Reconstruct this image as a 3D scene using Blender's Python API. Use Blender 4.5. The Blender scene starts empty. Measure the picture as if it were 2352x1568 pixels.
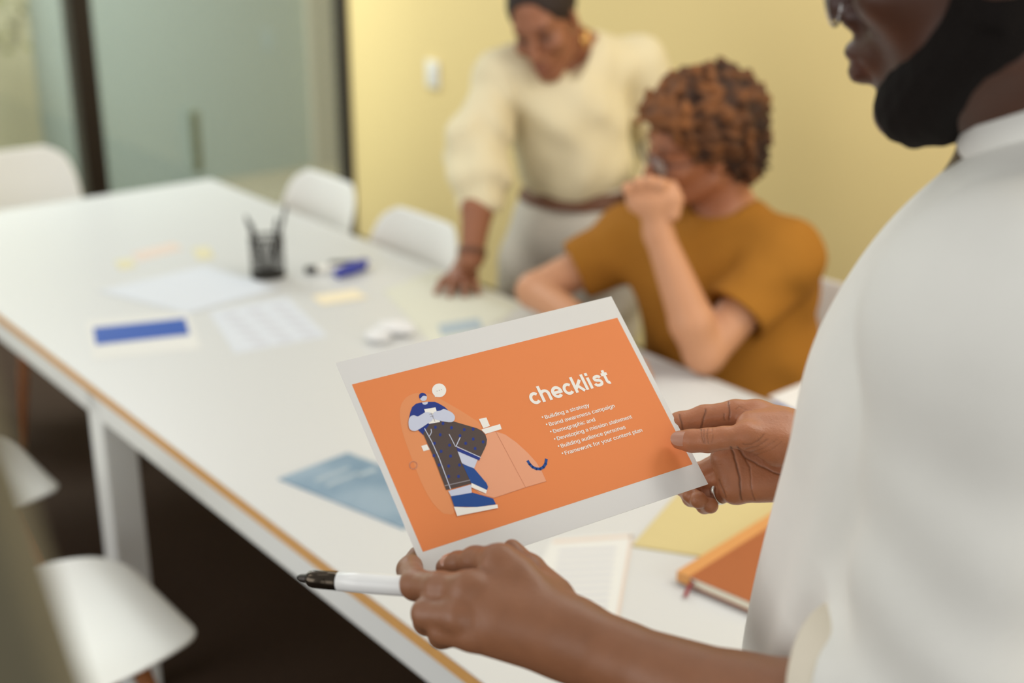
import bpy, math, random
import numpy as np
from mathutils import Vector, Matrix
random.seed(4)
rng = np.random.RandomState(7)
S = bpy.context.scene
COL = S.collection
f32 = np.float32

# ------------------------------------------------------------------ camera, world, lights, exposure
FPX, HY, H = 3100.0, -340.0, 1.74
CX, CY = 1176.0, 784.0
TH = math.atan((CY - HY) / FPX)
cR = np.array([1.0, 0, 0]); cU = np.array([0, math.sin(TH), math.cos(TH)]); cF = np.array([0, math.cos(TH), -math.sin(TH)])
EYE = np.array([0, 0, H])
def P(x, y, d):
    return EYE + d * (cR * ((x - CX) / FPX) + cU * (-(y - CY) / FPX) + cF)
def onz(x, y, z):
    r = cR * ((x - CX) / FPX) + cU * (-(y - CY) / FPX) + cF
    return EYE + r * ((z - H) / r[2])
cam = bpy.data.objects.new('camera', bpy.data.cameras.new('camera')); COL.objects.link(cam)
cam.location = (0, 0, H); cam.rotation_euler = (math.pi / 2 - TH, 0, 0)
cam.data.sensor_width = 36; cam.data.lens = FPX / 2352 * 36
cam.data.clip_start = .05
cam.data.dof.use_dof = True; cam.data.dof.focus_distance = 1.245; cam.data.dof.aperture_fstop = 2.7
S.camera = cam
W = bpy.data.worlds.new('world'); S.world = W; W.use_nodes = True
W.node_tree.nodes['Background'].inputs[0].default_value = (1.0, .985, .955, 1)
W.node_tree.nodes['Background'].inputs[1].default_value = .50
S.view_settings.view_transform = 'Standard'; S.view_settings.look = 'None'
S.view_settings.gamma = 1; S.view_settings.use_curve_mapping = False
S.view_settings.exposure = -0.16
def area(name, loc, size, power, color=(1, .96, .88), target=None):
    l = bpy.data.lights.new(name, 'AREA'); l.shape = 'RECTANGLE'; l.size, l.size_y = size; l.energy = power; l.color = color
    o = bpy.data.objects.new(name, l); COL.objects.link(o); o.location = loc
    if target is not None:
        o.rotation_euler = (Vector(target) - Vector(loc)).to_track_quat('-Z', 'Y').to_euler()
    return o
area('ceiling_and_fill_light', (-.2, 1.2, 2.85), (1.2, .6), 2)
area('ceiling_and_fill_light', (-1.0, 2.7, 2.85), (1.2, .6), 3)
area('ceiling_and_fill_light', (.35, 3.1, 2.85), (1.2, .6), 5)
area('ceiling_and_fill_light', (.95, 2.3, 2.85), (1.2, .6), 12)  # unseen panel moved near the yellow wall to wash it brighter
area('ceiling_and_fill_light', (1.8, 1.8, 2.85), (1.2, .6), 26)  # added fill overhead, brightens the right end of the yellow wall
area('ceiling_and_fill_light', (-2.2, 1.4, 2.85), (1.2, .6), 9)
area('daylight_and_fill', (-3.9, -.3, 1.75), (3.6, 2.2), 76, (1, .985, .96), (.7, 2.7, 1.15))
area('daylight_and_fill', (.6, -3.2, 1.9), (3.6, 2.0), 48, (1, .985, .96), (.7, 2.7, 1.1))  # added fill behind the camera, lifts the camera-facing sides; no known window
area('daylight_and_fill', (3.4, -.6, 1.8), (2.4, 1.8), 60, (1, .985, .96), (2.2, 2.4, 1.1))  # added fill from the right, only to brighten the lower right wall
area('corridor_light', (-2.5, 5.4, 2.8), (2.0, .8), 240, (.97, .985, 1))

# ------------------------------------------------------------------ materials
def lin(c):
    return tuple(((v / 255) / 12.92 if v / 255 < .04045 else ((v / 255 + .055) / 1.055) ** 2.4) for v in c)
def mat(name, rgb, rough=.5, spec=.5, metal=0, var=0, vscale=20, bump=0, bscale=200, vcol=False, rgb2=None, sss=0, trans=0, coat=0, sheen=0):
    m = bpy.data.materials.new(name); m.use_nodes = True
    nt = m.node_tree; b = nt.nodes['Principled BSDF']
    b.inputs['Roughness'].default_value = rough; b.inputs['Metallic'].default_value = metal
    b.inputs['Specular IOR Level'].default_value = spec
    if coat: b.inputs['Coat Weight'].default_value = coat
    if sheen: b.inputs['Sheen Weight'].default_value = sheen
    if trans: b.inputs['Transmission Weight'].default_value = trans
    c = lin(rgb); b.inputs['Base Color'].default_value = (*c, 1)
    tc = nt.nodes.new('ShaderNodeTexCoord')
    src = None
    if vcol:
        a = nt.nodes.new('ShaderNodeAttribute'); a.attribute_name = 'Col'; src = a.outputs['Color']
    if var or rgb2:
        n = nt.nodes.new('ShaderNodeTexNoise'); n.inputs['Scale'].default_value = vscale; n.inputs['Detail'].default_value = 4
        nt.links.new(tc.outputs['Object'], n.inputs['Vector'])
        mx = nt.nodes.new('ShaderNodeMix'); mx.data_type = 'RGBA'
        if rgb2 is not None:
            r = nt.nodes.new('ShaderNodeMapRange'); r.inputs[1].default_value = .38; r.inputs[2].default_value = .62
            nt.links.new(n.outputs['Fac'], r.inputs[0]); nt.links.new(r.outputs[0], mx.inputs[0])
            mx.inputs[6].default_value = (*c, 1); mx.inputs[7].default_value = (*lin(rgb2), 1)
        else:
            nt.links.new(n.outputs['Fac'], mx.inputs[0])
            if src is not None:
                mx.blend_type = 'MULTIPLY'; mx.inputs[0].default_value = 1
                r = nt.nodes.new('ShaderNodeMapRange'); r.inputs[3].default_value = 1 - var; r.inputs[4].default_value = 1 + var
                for l in list(nt.links):
                    if l.to_socket == mx.inputs[0]: nt.links.remove(l)
                nt.links.new(n.outputs['Fac'], r.inputs[0]); nt.links.new(src, mx.inputs[6]); nt.links.new(r.outputs[0], mx.inputs[7])
            else:
                mx.inputs[6].default_value = (*[v * (1 - var) for v in c], 1); mx.inputs[7].default_value = (*[min(1, v * (1 + var)) for v in c], 1)
        src = mx.outputs[2]
    if src is not None: nt.links.new(src, b.inputs['Base Color'])
    if sss:
        b.inputs['Subsurface Weight'].default_value = sss; b.inputs['Subsurface Radius'].default_value = (.008, .003, .0015)
        b.inputs['Subsurface Scale'].default_value = 1
    if bump:
        n = nt.nodes.new('ShaderNodeTexNoise'); n.inputs['Scale'].default_value = bscale; n.inputs['Detail'].default_value = 5
        nt.links.new(tc.outputs['Object'], n.inputs['Vector'])
        bp = nt.nodes.new('ShaderNodeBump'); bp.inputs['Strength'].default_value = bump; bp.inputs['Distance'].default_value = .002
        nt.links.new(n.outputs['Fac'], bp.inputs['Height']); nt.links.new(bp.outputs[0], b.inputs['Normal'])
    return m
M = dict(
    table=mat('white_laminate', (207, 208, 207), .35, .35, var=.01, vscale=3),
    ply=mat('plywood_edge', (212, 160, 94), .55, .3, var=.12, vscale=60),
    steel=mat('white_powder_coat', (226, 228, 226), .4, .4, var=.01),
    wall=mat('yellow_paint', (234, 211, 150), .75, .2, var=.015, vscale=1.5, bump=.05, bscale=120),
    floor=mat('dark_carpet', (64, 51, 42), .95, .1, var=.25, vscale=60, bump=.6, bscale=400),
    frame=mat('bronze_frame', (40, 31, 24), .45, .4, var=.1),
    shell=mat('white_plastic', (236, 236, 231), .42, .5, var=.008),
    wood=mat('beech_wood', (176, 112, 66), .5, .4, var=.15, vscale=30),
    wire=mat('dark_steel', (58, 54, 50), .4, .5, metal=.7),
    paper=mat('paper_white', (227, 227, 226), .7, .25, var=.006, vscale=8),
    orange=mat('orange_print', (236, 140, 82), .62, .3, var=.02, vscale=14),
    peach=mat('peach_print', (234, 152, 100), .62, .3),
    peach2=mat('pale_peach_print', (238, 168, 132), .62, .3),
    navy=mat('navy_print', (34, 56, 140), .6, .3),
    blue=mat('blue_print', (30, 76, 150), .6, .3),
    pale=mat('pale_blue_print', (208, 214, 234), .6, .3),
    trous=mat('charcoal_print', (84, 71, 68), .6, .3),
    whitep=mat('white_print', (247, 245, 240), .6, .3),
    greyp=mat('grey_print', (150, 145, 150), .6, .3),
    brownp=mat('brown_line_print', (205, 130, 96), .6, .3),
    skin=mat('skin', (150, 100, 72), .42, .45, vcol=True, var=.10, vscale=90, bump=.22, bscale=420, sss=.06),
    skinbg=mat('skin_plain', (150, 100, 72), .5, .4, vcol=True, var=.04, vscale=40),
    nail=mat('fingernail', (186, 138, 116), .25, .5, coat=.3),
    shirt=mat('white_linen', (226, 226, 220), .85, .2, var=.02, vscale=60, bump=.25, bscale=700),
    beard=mat('black_beard', (20, 16, 14), .9, .15, var=.3, vscale=300, bump=.8, bscale=500),
    silver=mat('silver', (225, 225, 220), .25, .5, metal=1),
    sweater=mat('cream_knit', (222, 210, 176), .95, .1, var=.04, vscale=120, bump=.5, bscale=300),
    linen=mat('grey_linen', (196, 190, 178), .9, .1, var=.05, vscale=90, bump=.3, bscale=500),
    belt=mat('brown_leather', (104, 66, 44), .5, .4, var=.1),
    gold=mat('gold', (236, 190, 120), .15, .5, metal=1),
    tee=mat('ochre_cotton', (156, 104, 37), .9, .15, var=.05, vscale=60, bump=.3, bscale=500),
    curls=mat('brown_curls', (92, 56, 30), .75, .3, vcol=True, var=.25, vscale=120, bump=.6, bscale=220),
    darkhair=mat('dark_brown_hair', (46, 34, 28), .7, .3, var=.2, vscale=90),
    black=mat('black_plastic', (28, 26, 28), .35, .5, var=.05),
    gun=mat('gunmetal', (70, 62, 52), .18, .6, metal=.85, var=.03),
    barrel=mat('white_barrel', (232, 233, 232), .3, .5, var=.005),
    bluehdr=mat('blue_header', (18, 74, 164), .6, .3, var=.08, vscale=25),
    brochure=mat('slate_blue_cover', (108, 138, 162), .35, .5, rgb2=(142, 164, 182), vscale=7),
    folder=mat('straw_folder', (204, 188, 136), .7, .3, var=.02),
    book=mat('rust_leather', (162, 92, 49), .55, .35, var=.06, vscale=30),
    spine=mat('tan_spine', (206, 146, 84), .55, .35, var=.05, vscale=30),
    ribbon=mat('maroon_ribbon', (140, 56, 58), .7, .3),
    pages=mat('cream_pages', (226, 222, 204), .8, .2, var=.05, vscale=200),
    note=mat('khaki_note', (214, 208, 176), .8, .2),
    cream=mat('cream_card', (238, 226, 196), .8, .2),
    offpaper=mat('copy_paper', (219, 219, 215), .7, .2, var=.006),
    bluish=mat('bluish_paper', (210, 215, 222), .7, .2),
    greysheet=mat('grey_green_card', (214, 214, 198), .7, .3),
    bluegrey=mat('blue_grey_print', (168, 182, 190), .6, .3),
    pinkline=mat('pink_margin', (216, 200, 188), .7, .2),
    faint=mat('faint_print', (198, 199, 206), .7, .2),
    indigo=mat('indigo_pouch', (62, 70, 158), .6, .4, var=.1),
    corwall=mat('sage_paint', (168, 180, 174), .8, .2, var=.03, vscale=1),
    corfloor=mat('beige_floor', (172, 162, 138), .6, .3, var=.05),
    beige=mat('beige_panel', (176, 170, 140), .8, .2, var=.03),
    plant=mat('olive_leaf', (98, 96, 48), .7, .3, var=.2),
    plate=mat('switch_white', (238, 236, 226), .4, .4),
    lens=None,
)
def glass_mat(name, tint, rough, gfac, alpha):
    m = bpy.data.materials.new(name); m.use_nodes = True; nt = m.node_tree
    for n in list(nt.nodes): nt.nodes.remove(n)
    o = nt.nodes.new('ShaderNodeOutputMaterial'); t = nt.nodes.new('ShaderNodeBsdfTransparent'); g = nt.nodes.new('ShaderNodeBsdfGlossy')
    d = nt.nodes.new('ShaderNodeBsdfDiffuse'); m1 = nt.nodes.new('ShaderNodeMixShader'); m2 = nt.nodes.new('ShaderNodeMixShader')
    t.inputs[0].default_value = (*tint, 1); g.inputs['Roughness'].default_value = rough; d.inputs[0].default_value = (.42, .48, .44, 1)
    m1.inputs[0].default_value = gfac; m2.inputs[0].default_value = alpha
    nt.links.new(t.outputs[0], m1.inputs[1]); nt.links.new(g.outputs[0], m1.inputs[2])
    nt.links.new(m1.outputs[0], m2.inputs[1]); nt.links.new(d.outputs[0], m2.inputs[2]); nt.links.new(m2.outputs[0], o.inputs[0])
    return m
M['glass'] = glass_mat('tinted_glass', (.88, .91, .885), .05, .07, .12)
M['lens'] = glass_mat('spectacle_lens', (.92, .92, .98), .05, .22, .05)

# ------------------------------------------------------------------ object helpers
def link(name, me, parent=None):
    o = bpy.data.objects.new(name, me); COL.objects.link(o)
    if parent is not None: o.parent = parent
    return o
def tag(o, label=None, cat=None, group=None, kind=None):
    for k, v in (('label', label), ('category', cat), ('group', group), ('kind', kind)):
        if v: o[k] = v
    return o
def thing(name, loc, label, cat, group=None, rz=0):
    o = link(name, None); o.location = loc; o.rotation_euler = (0, 0, rz)
    return tag(o, label, cat, group)
class MB:
    """collects polygons, then links them as one mesh object"""
    def __init__(s): s.v = []; s.f = []; s.mi = []
    def add(s, vs, fs, mi=0):
        n = len(s.v); s.v += [tuple(map(float, v)) for v in vs]; s.f += [tuple(i + n for i in f) for f in fs]; s.mi += [mi] * len(fs)
        return s
    def box(s, lo, hi, fr=None, mi=0):
        vs = [np.array((x, y, z), float) for x in (lo[0], hi[0]) for y in (lo[1], hi[1]) for z in (lo[2], hi[2])]
        if fr is not None: vs = [fr[0] + v[0] * fr[1] + v[1] * fr[2] + v[2] * fr[3] for v in vs]
        fs = [(0, 1, 3, 2), (4, 6, 7, 5), (0, 4, 5, 1), (2, 3, 7, 6), (0, 2, 6, 4), (1, 5, 7, 3)]
        return s.add(vs, fs, mi)
    def tube(s, pts, rad, n=12, cap=True, mi=0):
        pts = [np.array(p, float) for p in pts]
        if np.isscalar(rad): rad = [rad] * len(pts)
        vs = []; prev = None
        for i, p in enumerate(pts):
            t = pts[min(i + 1, len(pts) - 1)] - pts[max(i - 1, 0)]; t /= np.linalg.norm(t) + 1e-12
            if prev is None:
                a = np.cross(t, (0, 0, 1) if abs(t[2]) < .9 else (1, 0, 0))
            else: a = prev - t * (prev @ t)
            a /= np.linalg.norm(a) + 1e-12; prev = a; b = np.cross(t, a)
            vs += [p + rad[i] * (a * math.cos(q) + b * math.sin(q)) for q in np.linspace(0, 2 * math.pi, n, endpoint=False)]
        fs = [(i * n + j, i * n + (j + 1) % n, (i + 1) * n + (j + 1) % n, (i + 1) * n + j) for i in range(len(pts) - 1) for j in range(n)]
        if cap: fs += [tuple(range(n))[::-1], tuple((len(pts) - 1) * n + j for j in range(n))]
        return s.add(vs, fs, mi)
    def poly(s, pts, mi=0):
        return s.add(pts, [tuple(range(len(pts)))], mi)
    def build(s, name, mats, parent=None, smooth=False, bevel=0, inv=None):
        me = bpy.data.meshes.new(name)
        v = s.v
        if inv is not None: v = [tuple(inv @ Vector(q)) for q in v]
        me.from_pydata(v, [], s.f)
        for m in (mats if isinstance(mats, (list, tuple)) else [mats]): me.materials.append(m)
        me.polygons.foreach_set('material_index', s.mi)
        me.polygons.foreach_set('use_smooth', [smooth] * len(s.f))
        me.update()
        o = link(name, me, parent)
        if bevel:
            b = o.modifiers.new('bevel', 'BEVEL'); b.width = bevel; b.segments = 2; b.limit_method = 'ANGLE'
        return o

# table frame: u runs along the table towards the camera, v across it towards the yellow wall
C0 = np.array([-.981, 4.314, 0.0]); TA = math.radians(-52.05)
U = np.array([math.cos(TA), math.sin(TA), 0]); V = np.array([-U[1], U[0], 0]); Z = np.array([0, 0, 1.0])
def T(u, v, z=0.0): return C0 + U * u + V * v + Z * z
FR = (C0, U, V, Z)
TZ = .74
def on_plane_u(x, y, u0):   # where the line of sight meets the plane u = u0
    r = cR * ((x - CX) / FPX) + cU * (-(y - CY) / FPX) + cF
    t = (u0 - (EYE - C0) @ U) / (r @ U); p = EYE + r * t
    return p, (p - C0) @ V
def on_plane_v(x, y, v0):
    r = cR * ((x - CX) / FPX) + cU * (-(y - CY) / FPX) + cF
    t = (v0 - (EYE - C0) @ V) / (r @ V); p = EYE + r * t
    return p, (p - C0) @ U

# ------------------------------------------------------------------ setting
WV, GU, CEIL = 1.24, -1.2, 2.95
MB().box((-9, -8, -.05), (7, 6, 0), FR).build('floor', M['floor']); tag(bpy.data.objects['floor'], kind='structure')
corr = MB().box((-2.88, -6, .001), (GU - .03, WV + 3, .006), FR).build('floor_corridor', M['corfloor']); tag(corr, kind='structure')
w = MB().box((GU - .05, WV, 0), (7, WV + .12, CEIL), FR).build('wall_right', M['wall']); tag(w, kind='structure')
w = MB().box((-3.0, -6, 0), (-2.88, WV + 3, CEIL), FR).build('wall_corridor', M['corwall']); tag(w, kind='structure')
b = MB().box((GU - .05, WV - .012, 0), (7, WV, .09), FR).build('baseboard_right', M['frame']); tag(b, kind='structure')
_, vm1 = on_plane_u(196, 220, GU)           # first upright of the glazing
_, vm0 = on_plane_u(799, 220, GU)
win = link('window_1', None); tag(win, kind='structure')
for a0, a1 in ((vm1 - 4.0, vm1 - .04), (vm1 + .04, vm0 - .035)):
    MB().box((GU - .006, a0, .1), (GU + .006, a1, 2.6), FR).build('pane', M['glass'], win)
for vc, hw in ((vm1, .042), (vm0, .036), (vm1 - 2.1, .042)):
    MB().box((GU - .05, vc - hw, 0), (GU + .05, vc + hw, CEIL), FR).build('mullion', M['frame'], win, bevel=.004)
MB().box((GU - .05, vm1 - 4, 0), (GU + .05, vm0 + .03, .1), FR).build('bottom_rail', M['frame'], win, bevel=.004)
MB().box((GU - .05, vm1 - 4, 2.6), (GU + .05, vm0 + .03, 2.7), FR).build('top_rail', M['frame'], win, bevel=.004)
hp, hv = on_plane_u(450, 325, GU + .04)
hd = MB().box((GU + .03, hv - .02, hp[2] - .13), (GU + .05, hv + .02, hp[2] + .13), FR).box((GU + .006, hv - .008, hp[2] - .1), (GU + .03, hv + .008, hp[2] - .07), FR).box((GU + .006, hv - .008, hp[2] + .07), (GU + .03, hv + .008, hp[2] + .1), FR)
hd.build('door_pull', mat('sage_metal', (128, 138, 118), .5, .4), win, bevel=.004)
# corridor furnishings seen through the glass
p1, v1 = on_plane_u(84, 200, -2.80)
col = MB().box((-2.88, v1 - 1.2, 0), (-2.80, v1, CEIL), FR).build('wall_corridor_pier', M['beige']); tag(col, kind='structure')
_, v2 = on_plane_u(722, 250, -2.82); _, v3 = on_plane_u(790, 250, -2.82)
col = MB().box((-2.88, v2, 0), (-2.82, v3 + .5, CEIL), FR).build('wall_corridor_end', mat('grey_paint', (180, 174, 160), .8, .2)); tag(col, kind='structure')
tp, tv = on_plane_u(8, 30, -2.5)
pl = thing('hanging_plant', T(-2.5, tv, tp[2] - .35), 'olive leafy hanging plant beyond the glass at top left corner', 'plant')
mbl = MB()
for i in range(40):
    a = rng.uniform(0, 6.28); r = rng.uniform(.02, .1); z = rng.uniform(.2, .62); c = np.array([math.cos(a) * r, math.sin(a) * r, z])
    d = np.array([math.cos(a), math.sin(a), rng.uniform(-1, .3)]) * .07; s_ = np.array([-math.sin(a), math.cos(a), 0]) * .025
    mbl.add([c, c + d * .5 + s_, c + d, c + d * .5 - s_], [(0, 1, 2, 3)])
mbl.build('foliage', M['plant'], pl); MB().tube([(0, 0, .2), (0, 0, .3), (0, 0, .34)], [.05, .07, .07]).build('pot', M['beige'], pl)
MB().tube([(0, 0, .34), (0, 0, CEIL - tp[2] + .35)], .004, 6).build('hanger', M['wire'], pl)
sp, su = on_plane_v(997, 170, WV)
sw = thing('wall_switch', T(su, WV, sp[2]), 'small white wall switch on the yellow wall left of the standing person', 'switch')
MB().box((-.042, -.014, -.055), (.042, 0, .055), (np.zeros(3), U, V, Z)).build('plate', M['plate'], sw, bevel=.012)
MB().box((-.02, -.02, -.03), (.02, -.012, .03), (np.zeros(3), U, V, Z)).build('rocker', M['shell'], sw, bevel=.003)
# ------------------------------------------------------------------ table
tab = thing('conference_table', T(1.8, -.5), 'long white conference table with plywood edge and white steel legs', 'table')
inv = Matrix.Translation(-Vector(T(1.8, -.5)))
TL_, v0, v1_ = 3.75, -1.0, 0.0
MB().box((0, v0, TZ - .0025), (TL_, v1_, TZ), FR).build('tabletop', M['table'], tab, bevel=.0006, inv=inv)
MB().box((.001, v0 + .001, TZ - .024), (TL_ - .001, v1_ - .001, TZ - .0025), FR).build('edge_band', M['ply'], tab, inv=inv)
for lo, hi in (((.004, v0 + .004, TZ - .075), (TL_ - .004, v0 + .044, TZ - .024)), ((.004, v1_ - .044, TZ - .075), (TL_ - .004, v1_ - .004, TZ - .024)),
               ((.004, v0 + .044, TZ - .075), (.044, v1_ - .044, TZ - .024)), ((TL_ - .044, v0 + .044, TZ - .075), (TL_ - .004, v1_ - .044, TZ - .024))):
    MB().box(lo, hi, FR).build('apron', M['steel'], tab, bevel=.003, inv=inv)
for uu in (.06, 1.46, TL_ - .13):
    for vv in (v0 + .004, v1_ - .074):
        MB().box((uu, vv, 0), (uu + .07, vv + .07, TZ - .022), FR).build('leg', M['steel'], tab, bevel=.004, inv=inv)

# ------------------------------------------------------------------ shell chairs
def shell_mesh():
    prof = np.array([(.238, .418), (.235, .424), (.226, .434), (.205, .442), (.165, .445), (.10, .437), (0, .425), (-.10, .425), (-.17, .44), (-.205, .485), (-.225, .56), (-.245, .65), (-.262, .73), (-.275, .79), (-.283, .825)])
    wid = np.array([.03, .085, .135, .175, .205, .226, .232, .228, .215, .205, .205, .205, .200, .178, .125])
    curl = np.array([.0, .0, .002, .006, .012, .022, .030, .040, .055, .062, .060, .052, .040, .028, .012])
    nt_, ns = 45, 25
    t = np.linspace(0, len(prof) - 1, nt_); k = np.arange(len(prof))
    def ci(y):
        i = np.clip(t.astype(int), 0, len(prof) - 2); u = t - i
        y0 = y[np.clip(i - 1, 0, len(y) - 1)]; y1 = y[i]; y2 = y[i + 1]; y3 = y[np.clip(i + 2, 0, len(y) - 1)]
        return .5 * (2 * y1 + (y2 - y0) * u + (2 * y0 - 5 * y1 + 4 * y2 - y3) * u ** 2 + (3 * y1 - y0 - 3 * y2 + y3) * u ** 3)
    px, pz, pw, pc = ci(prof[:, 0]), ci(prof[:, 1]), ci(wid), ci(curl)
    vs = []
    for i in range(nt_):
        j = min(i + 1, nt_ - 1); h = max(i - 1, 0)
        tx, tz = px[j] - px[h], pz[j] - pz[h]; l = math.hypot(tx, tz); nx, nz = tz / l, -tx / l   # inward normal
        for q in np.linspace(-1, 1, ns):
            s_ = math.sin(q * math.pi / 2) * .35 + q * .65
            c = pc[i] * abs(s_) ** 2.4
            vs.append((px[i] + nx * c, pw[i] * s_, pz[i] + nz * c))
    fs = [(i * ns + j, i * ns + j + 1, (i + 1) * ns + j + 1, (i + 1) * ns + j) for i in range(nt_ - 1) for j in range(ns - 1)]
    return vs, fs
chair_count = 0
def make_chair():
    r = link('shell_chair', None)
    vs, fs = shell_mesh()
    o = MB().add(vs, fs).build('shell', M['shell'], r, smooth=True)
    so = o.modifiers.new('solid', 'SOLIDIFY'); so.thickness = .007; so.offset = 0
    sb = o.modifiers.new('sub', 'SUBSURF'); sb.levels = 1; sb.render_levels = 1
    for sx, sy in ((1, 1), (1, -1), (-1, 1), (-1, -1)):
        MB().tube([(sx * .12, sy * .13, .405), (sx * .17, sy * .175, .2), (sx * .215, sy * .22, .0)], [.016, .015, .011], 12).build('leg', M['wood'], r, smooth=True)
    br = MB()
    for a, b_ in (((.14, .15, .31), (-.14, -.15, .31)), ((.14, -.15, .31), (-.14, .15, .31)), ((.13, .14, .36), (.13, -.14, .36)), ((-.13, .14, .36), (-.13, -.14, .36)),
                  ((.13, .14, .40), (-.13, .14, .40)), ((.13, -.14, .40), (-.13, -.14, .40))):
        br.tube([a, b_], .005, 8)
    br.build('brace', M['wire'], r)
    return r
def copy_tree(o, parent=None):
    c = o.copy(); COL.objects.link(c)
    if parent is not None: c.parent = parent
    for ch in list(o.children): copy_tree(ch, c)
    return c
proto = None
def place_chair(pos, face, label):
    global proto
    c = make_chair() if proto is None else copy_tree(proto)
    if proto is None: proto = c
    c.location = (pos[0], pos[1], 0); c.rotation_euler = (0, 0, math.atan2(face[1], face[0]))
    tag(c, label, 'chair', 'white shell chairs around the table')
    return c
def by_back(x, y, face, zt=.825, off=.283):
    p = onz(x, y, zt); return p + np.array(face) * off
place_chair(by_back(765, 405, -V), -V, 'white shell chair between the dark frame and the second chair on far side')
place_chair(by_back(985, 495, -V), -V, 'white shell chair just left of the standing person in cream sweater')
place_chair(by_back(12, 345, U), U, 'white shell chair at the far short end of the table')
place_chair(T(1.88, -1.27), V, 'white shell chair nearest the camera by the visible table leg')
place_chair(T(1.16, -1.25), V, 'white shell chair, second from camera along near side of the table')
place_chair(T(.46, -1.25), V, 'white shell chair furthest along the near side of the table')
mchair = place_chair(T(2.16, .36), -V, 'white shell chair under the seated person in ochre shirt')

# ------------------------------------------------------------------ signed-distance modelling
class Pr:
    __slots__ = ('fn', 'c', 'r')
    def __init__(s, fn, c, r): s.fn = fn; s.c = np.asarray(c, float); s.r = float(r)
def rc(a, b, ra, rb):
    a = np.asarray(a, float); b = np.asarray(b, float); ba = b - a; l2 = float(ba @ ba) + 1e-12; rr = ra - rb; a2 = l2 - rr * rr; il2 = 1 / l2
    a32, ba32 = a.astype(f32), ba.astype(f32)
    def fn(p):
        if a2 <= 0:
            q = p - (a32 if ra > rb else b.astype(f32)); return np.sqrt((q * q).sum(1)) - f32(max(ra, rb))
        pa = p - a32; y = pa @ ba32; z = y - f32(l2); x = pa * f32(l2) - y[:, None] * ba32; x2 = (x * x).sum(1)
        y2 = y * y * f32(l2); z2 = z * z * f32(l2); k = f32(math.copysign(1, rr) * rr * rr) * x2
        d = (np.sqrt(np.maximum(x2 * f32(a2 * il2), 0)) + y * f32(rr)) * f32(il2) - f32(ra)
        m1 = np.sign(z) * f32(a2) * z2 > k; m2 = np.sign(y) * f32(a2) * y2 < k
        d1 = np.sqrt(np.maximum(x2 + z2, 0)) * f32(il2) - f32(rb); d2 = np.sqrt(np.maximum(x2 + y2, 0)) * f32(il2) - f32(ra)
        return np.where(m1, d1, np.where(m2, d2, d)).astype(f32)
    return Pr(fn, (a + b) / 2, math.sqrt(l2) / 2 + max(ra, rb))
def ell(c, r, B=None):
    c32 = np.asarray(c, f32); r32 = np.asarray(r, f32); B32 = None if B is None else np.asarray(B, f32).T
    def fn(p):
        q = p - c32
        if B32 is not None: q = q @ B32
        k0 = q / r32; k1 = k0 / r32; a = np.sqrt((k0 * k0).sum(1)); b = np.sqrt((k1 * k1).sum(1)) + f32(1e-9)
        return (a * (a - 1) / b).astype(f32)
    return Pr(fn, c, max(r))
def smin(a, b, k):
    if k <= 0: return np.minimum(a, b)
    h = np.maximum(f32(k) - np.abs(a - b), 0) * f32(1 / k)
    return np.minimum(a, b) - h * h * f32(k * .25)
def smax(a, b, k): return -smin(-a, -b, k)
CUT = [1e9]
class G:
    """ordered group of (op, shape, blend): '+' union, '-' carve"""
    def __init__(s, items, c=None, r=None):
        s.it = [(i if len(i) == 3 else (i[0], i[1], .0)) for i in items]
        pos = [i[1] for i in s.it if i[0] == '+']
        lo = np.min([q.c - q.r for q in pos], 0); hi = np.max([q.c + q.r for q in pos], 0)
        s.c = (lo + hi) / 2; s.r = float(np.linalg.norm(hi - lo) / 2); s.lo = lo; s.hi = hi
    def fn(s, p):
        lo = p.min(0); hi = p.max(0); pc = (lo + hi) / 2; pr = float(np.linalg.norm(hi - lo) / 2)
        d = None
        for op, q, k in s.it:
            low = float(np.linalg.norm(q.c - pc)) - q.r - pr
            if low > CUT[0] + k:
                if op == '+' and d is None: d = np.full(len(p), min(low, 1.0), f32)
                continue
            e = q.fn(p)
            if d is None: d = e
            elif op == '+': d = smin(d, e, k)
            else: d = smax(d, -e, k)
        return d
class Loc:
    """group placed in a local frame (rows of B are the local axes)"""
    def __init__(s, g, o, B, sc=1.0):
        s.g = g; s.o = np.asarray(o, float); s.B = np.asarray(B, float); s.sc = sc
        s.c = s.o + s.B.T @ g.c * sc; s.r = g.r * sc
    def fn(s, p):
        sv = CUT[0]; CUT[0] = sv / s.sc
        q = ((p - s.o.astype(f32)) @ s.B.T.astype(f32)) / f32(s.sc); d = s.g.fn(q) * f32(s.sc); CUT[0] = sv
        return d
class Fn:
    def __init__(s, fn, c, r): s.fn = fn; s.c = np.asarray(c, float); s.r = float(r)
CO = np.array([(i, j, k) for i in (0, 1) for j in (0, 1) for k in (0, 1)])
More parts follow.
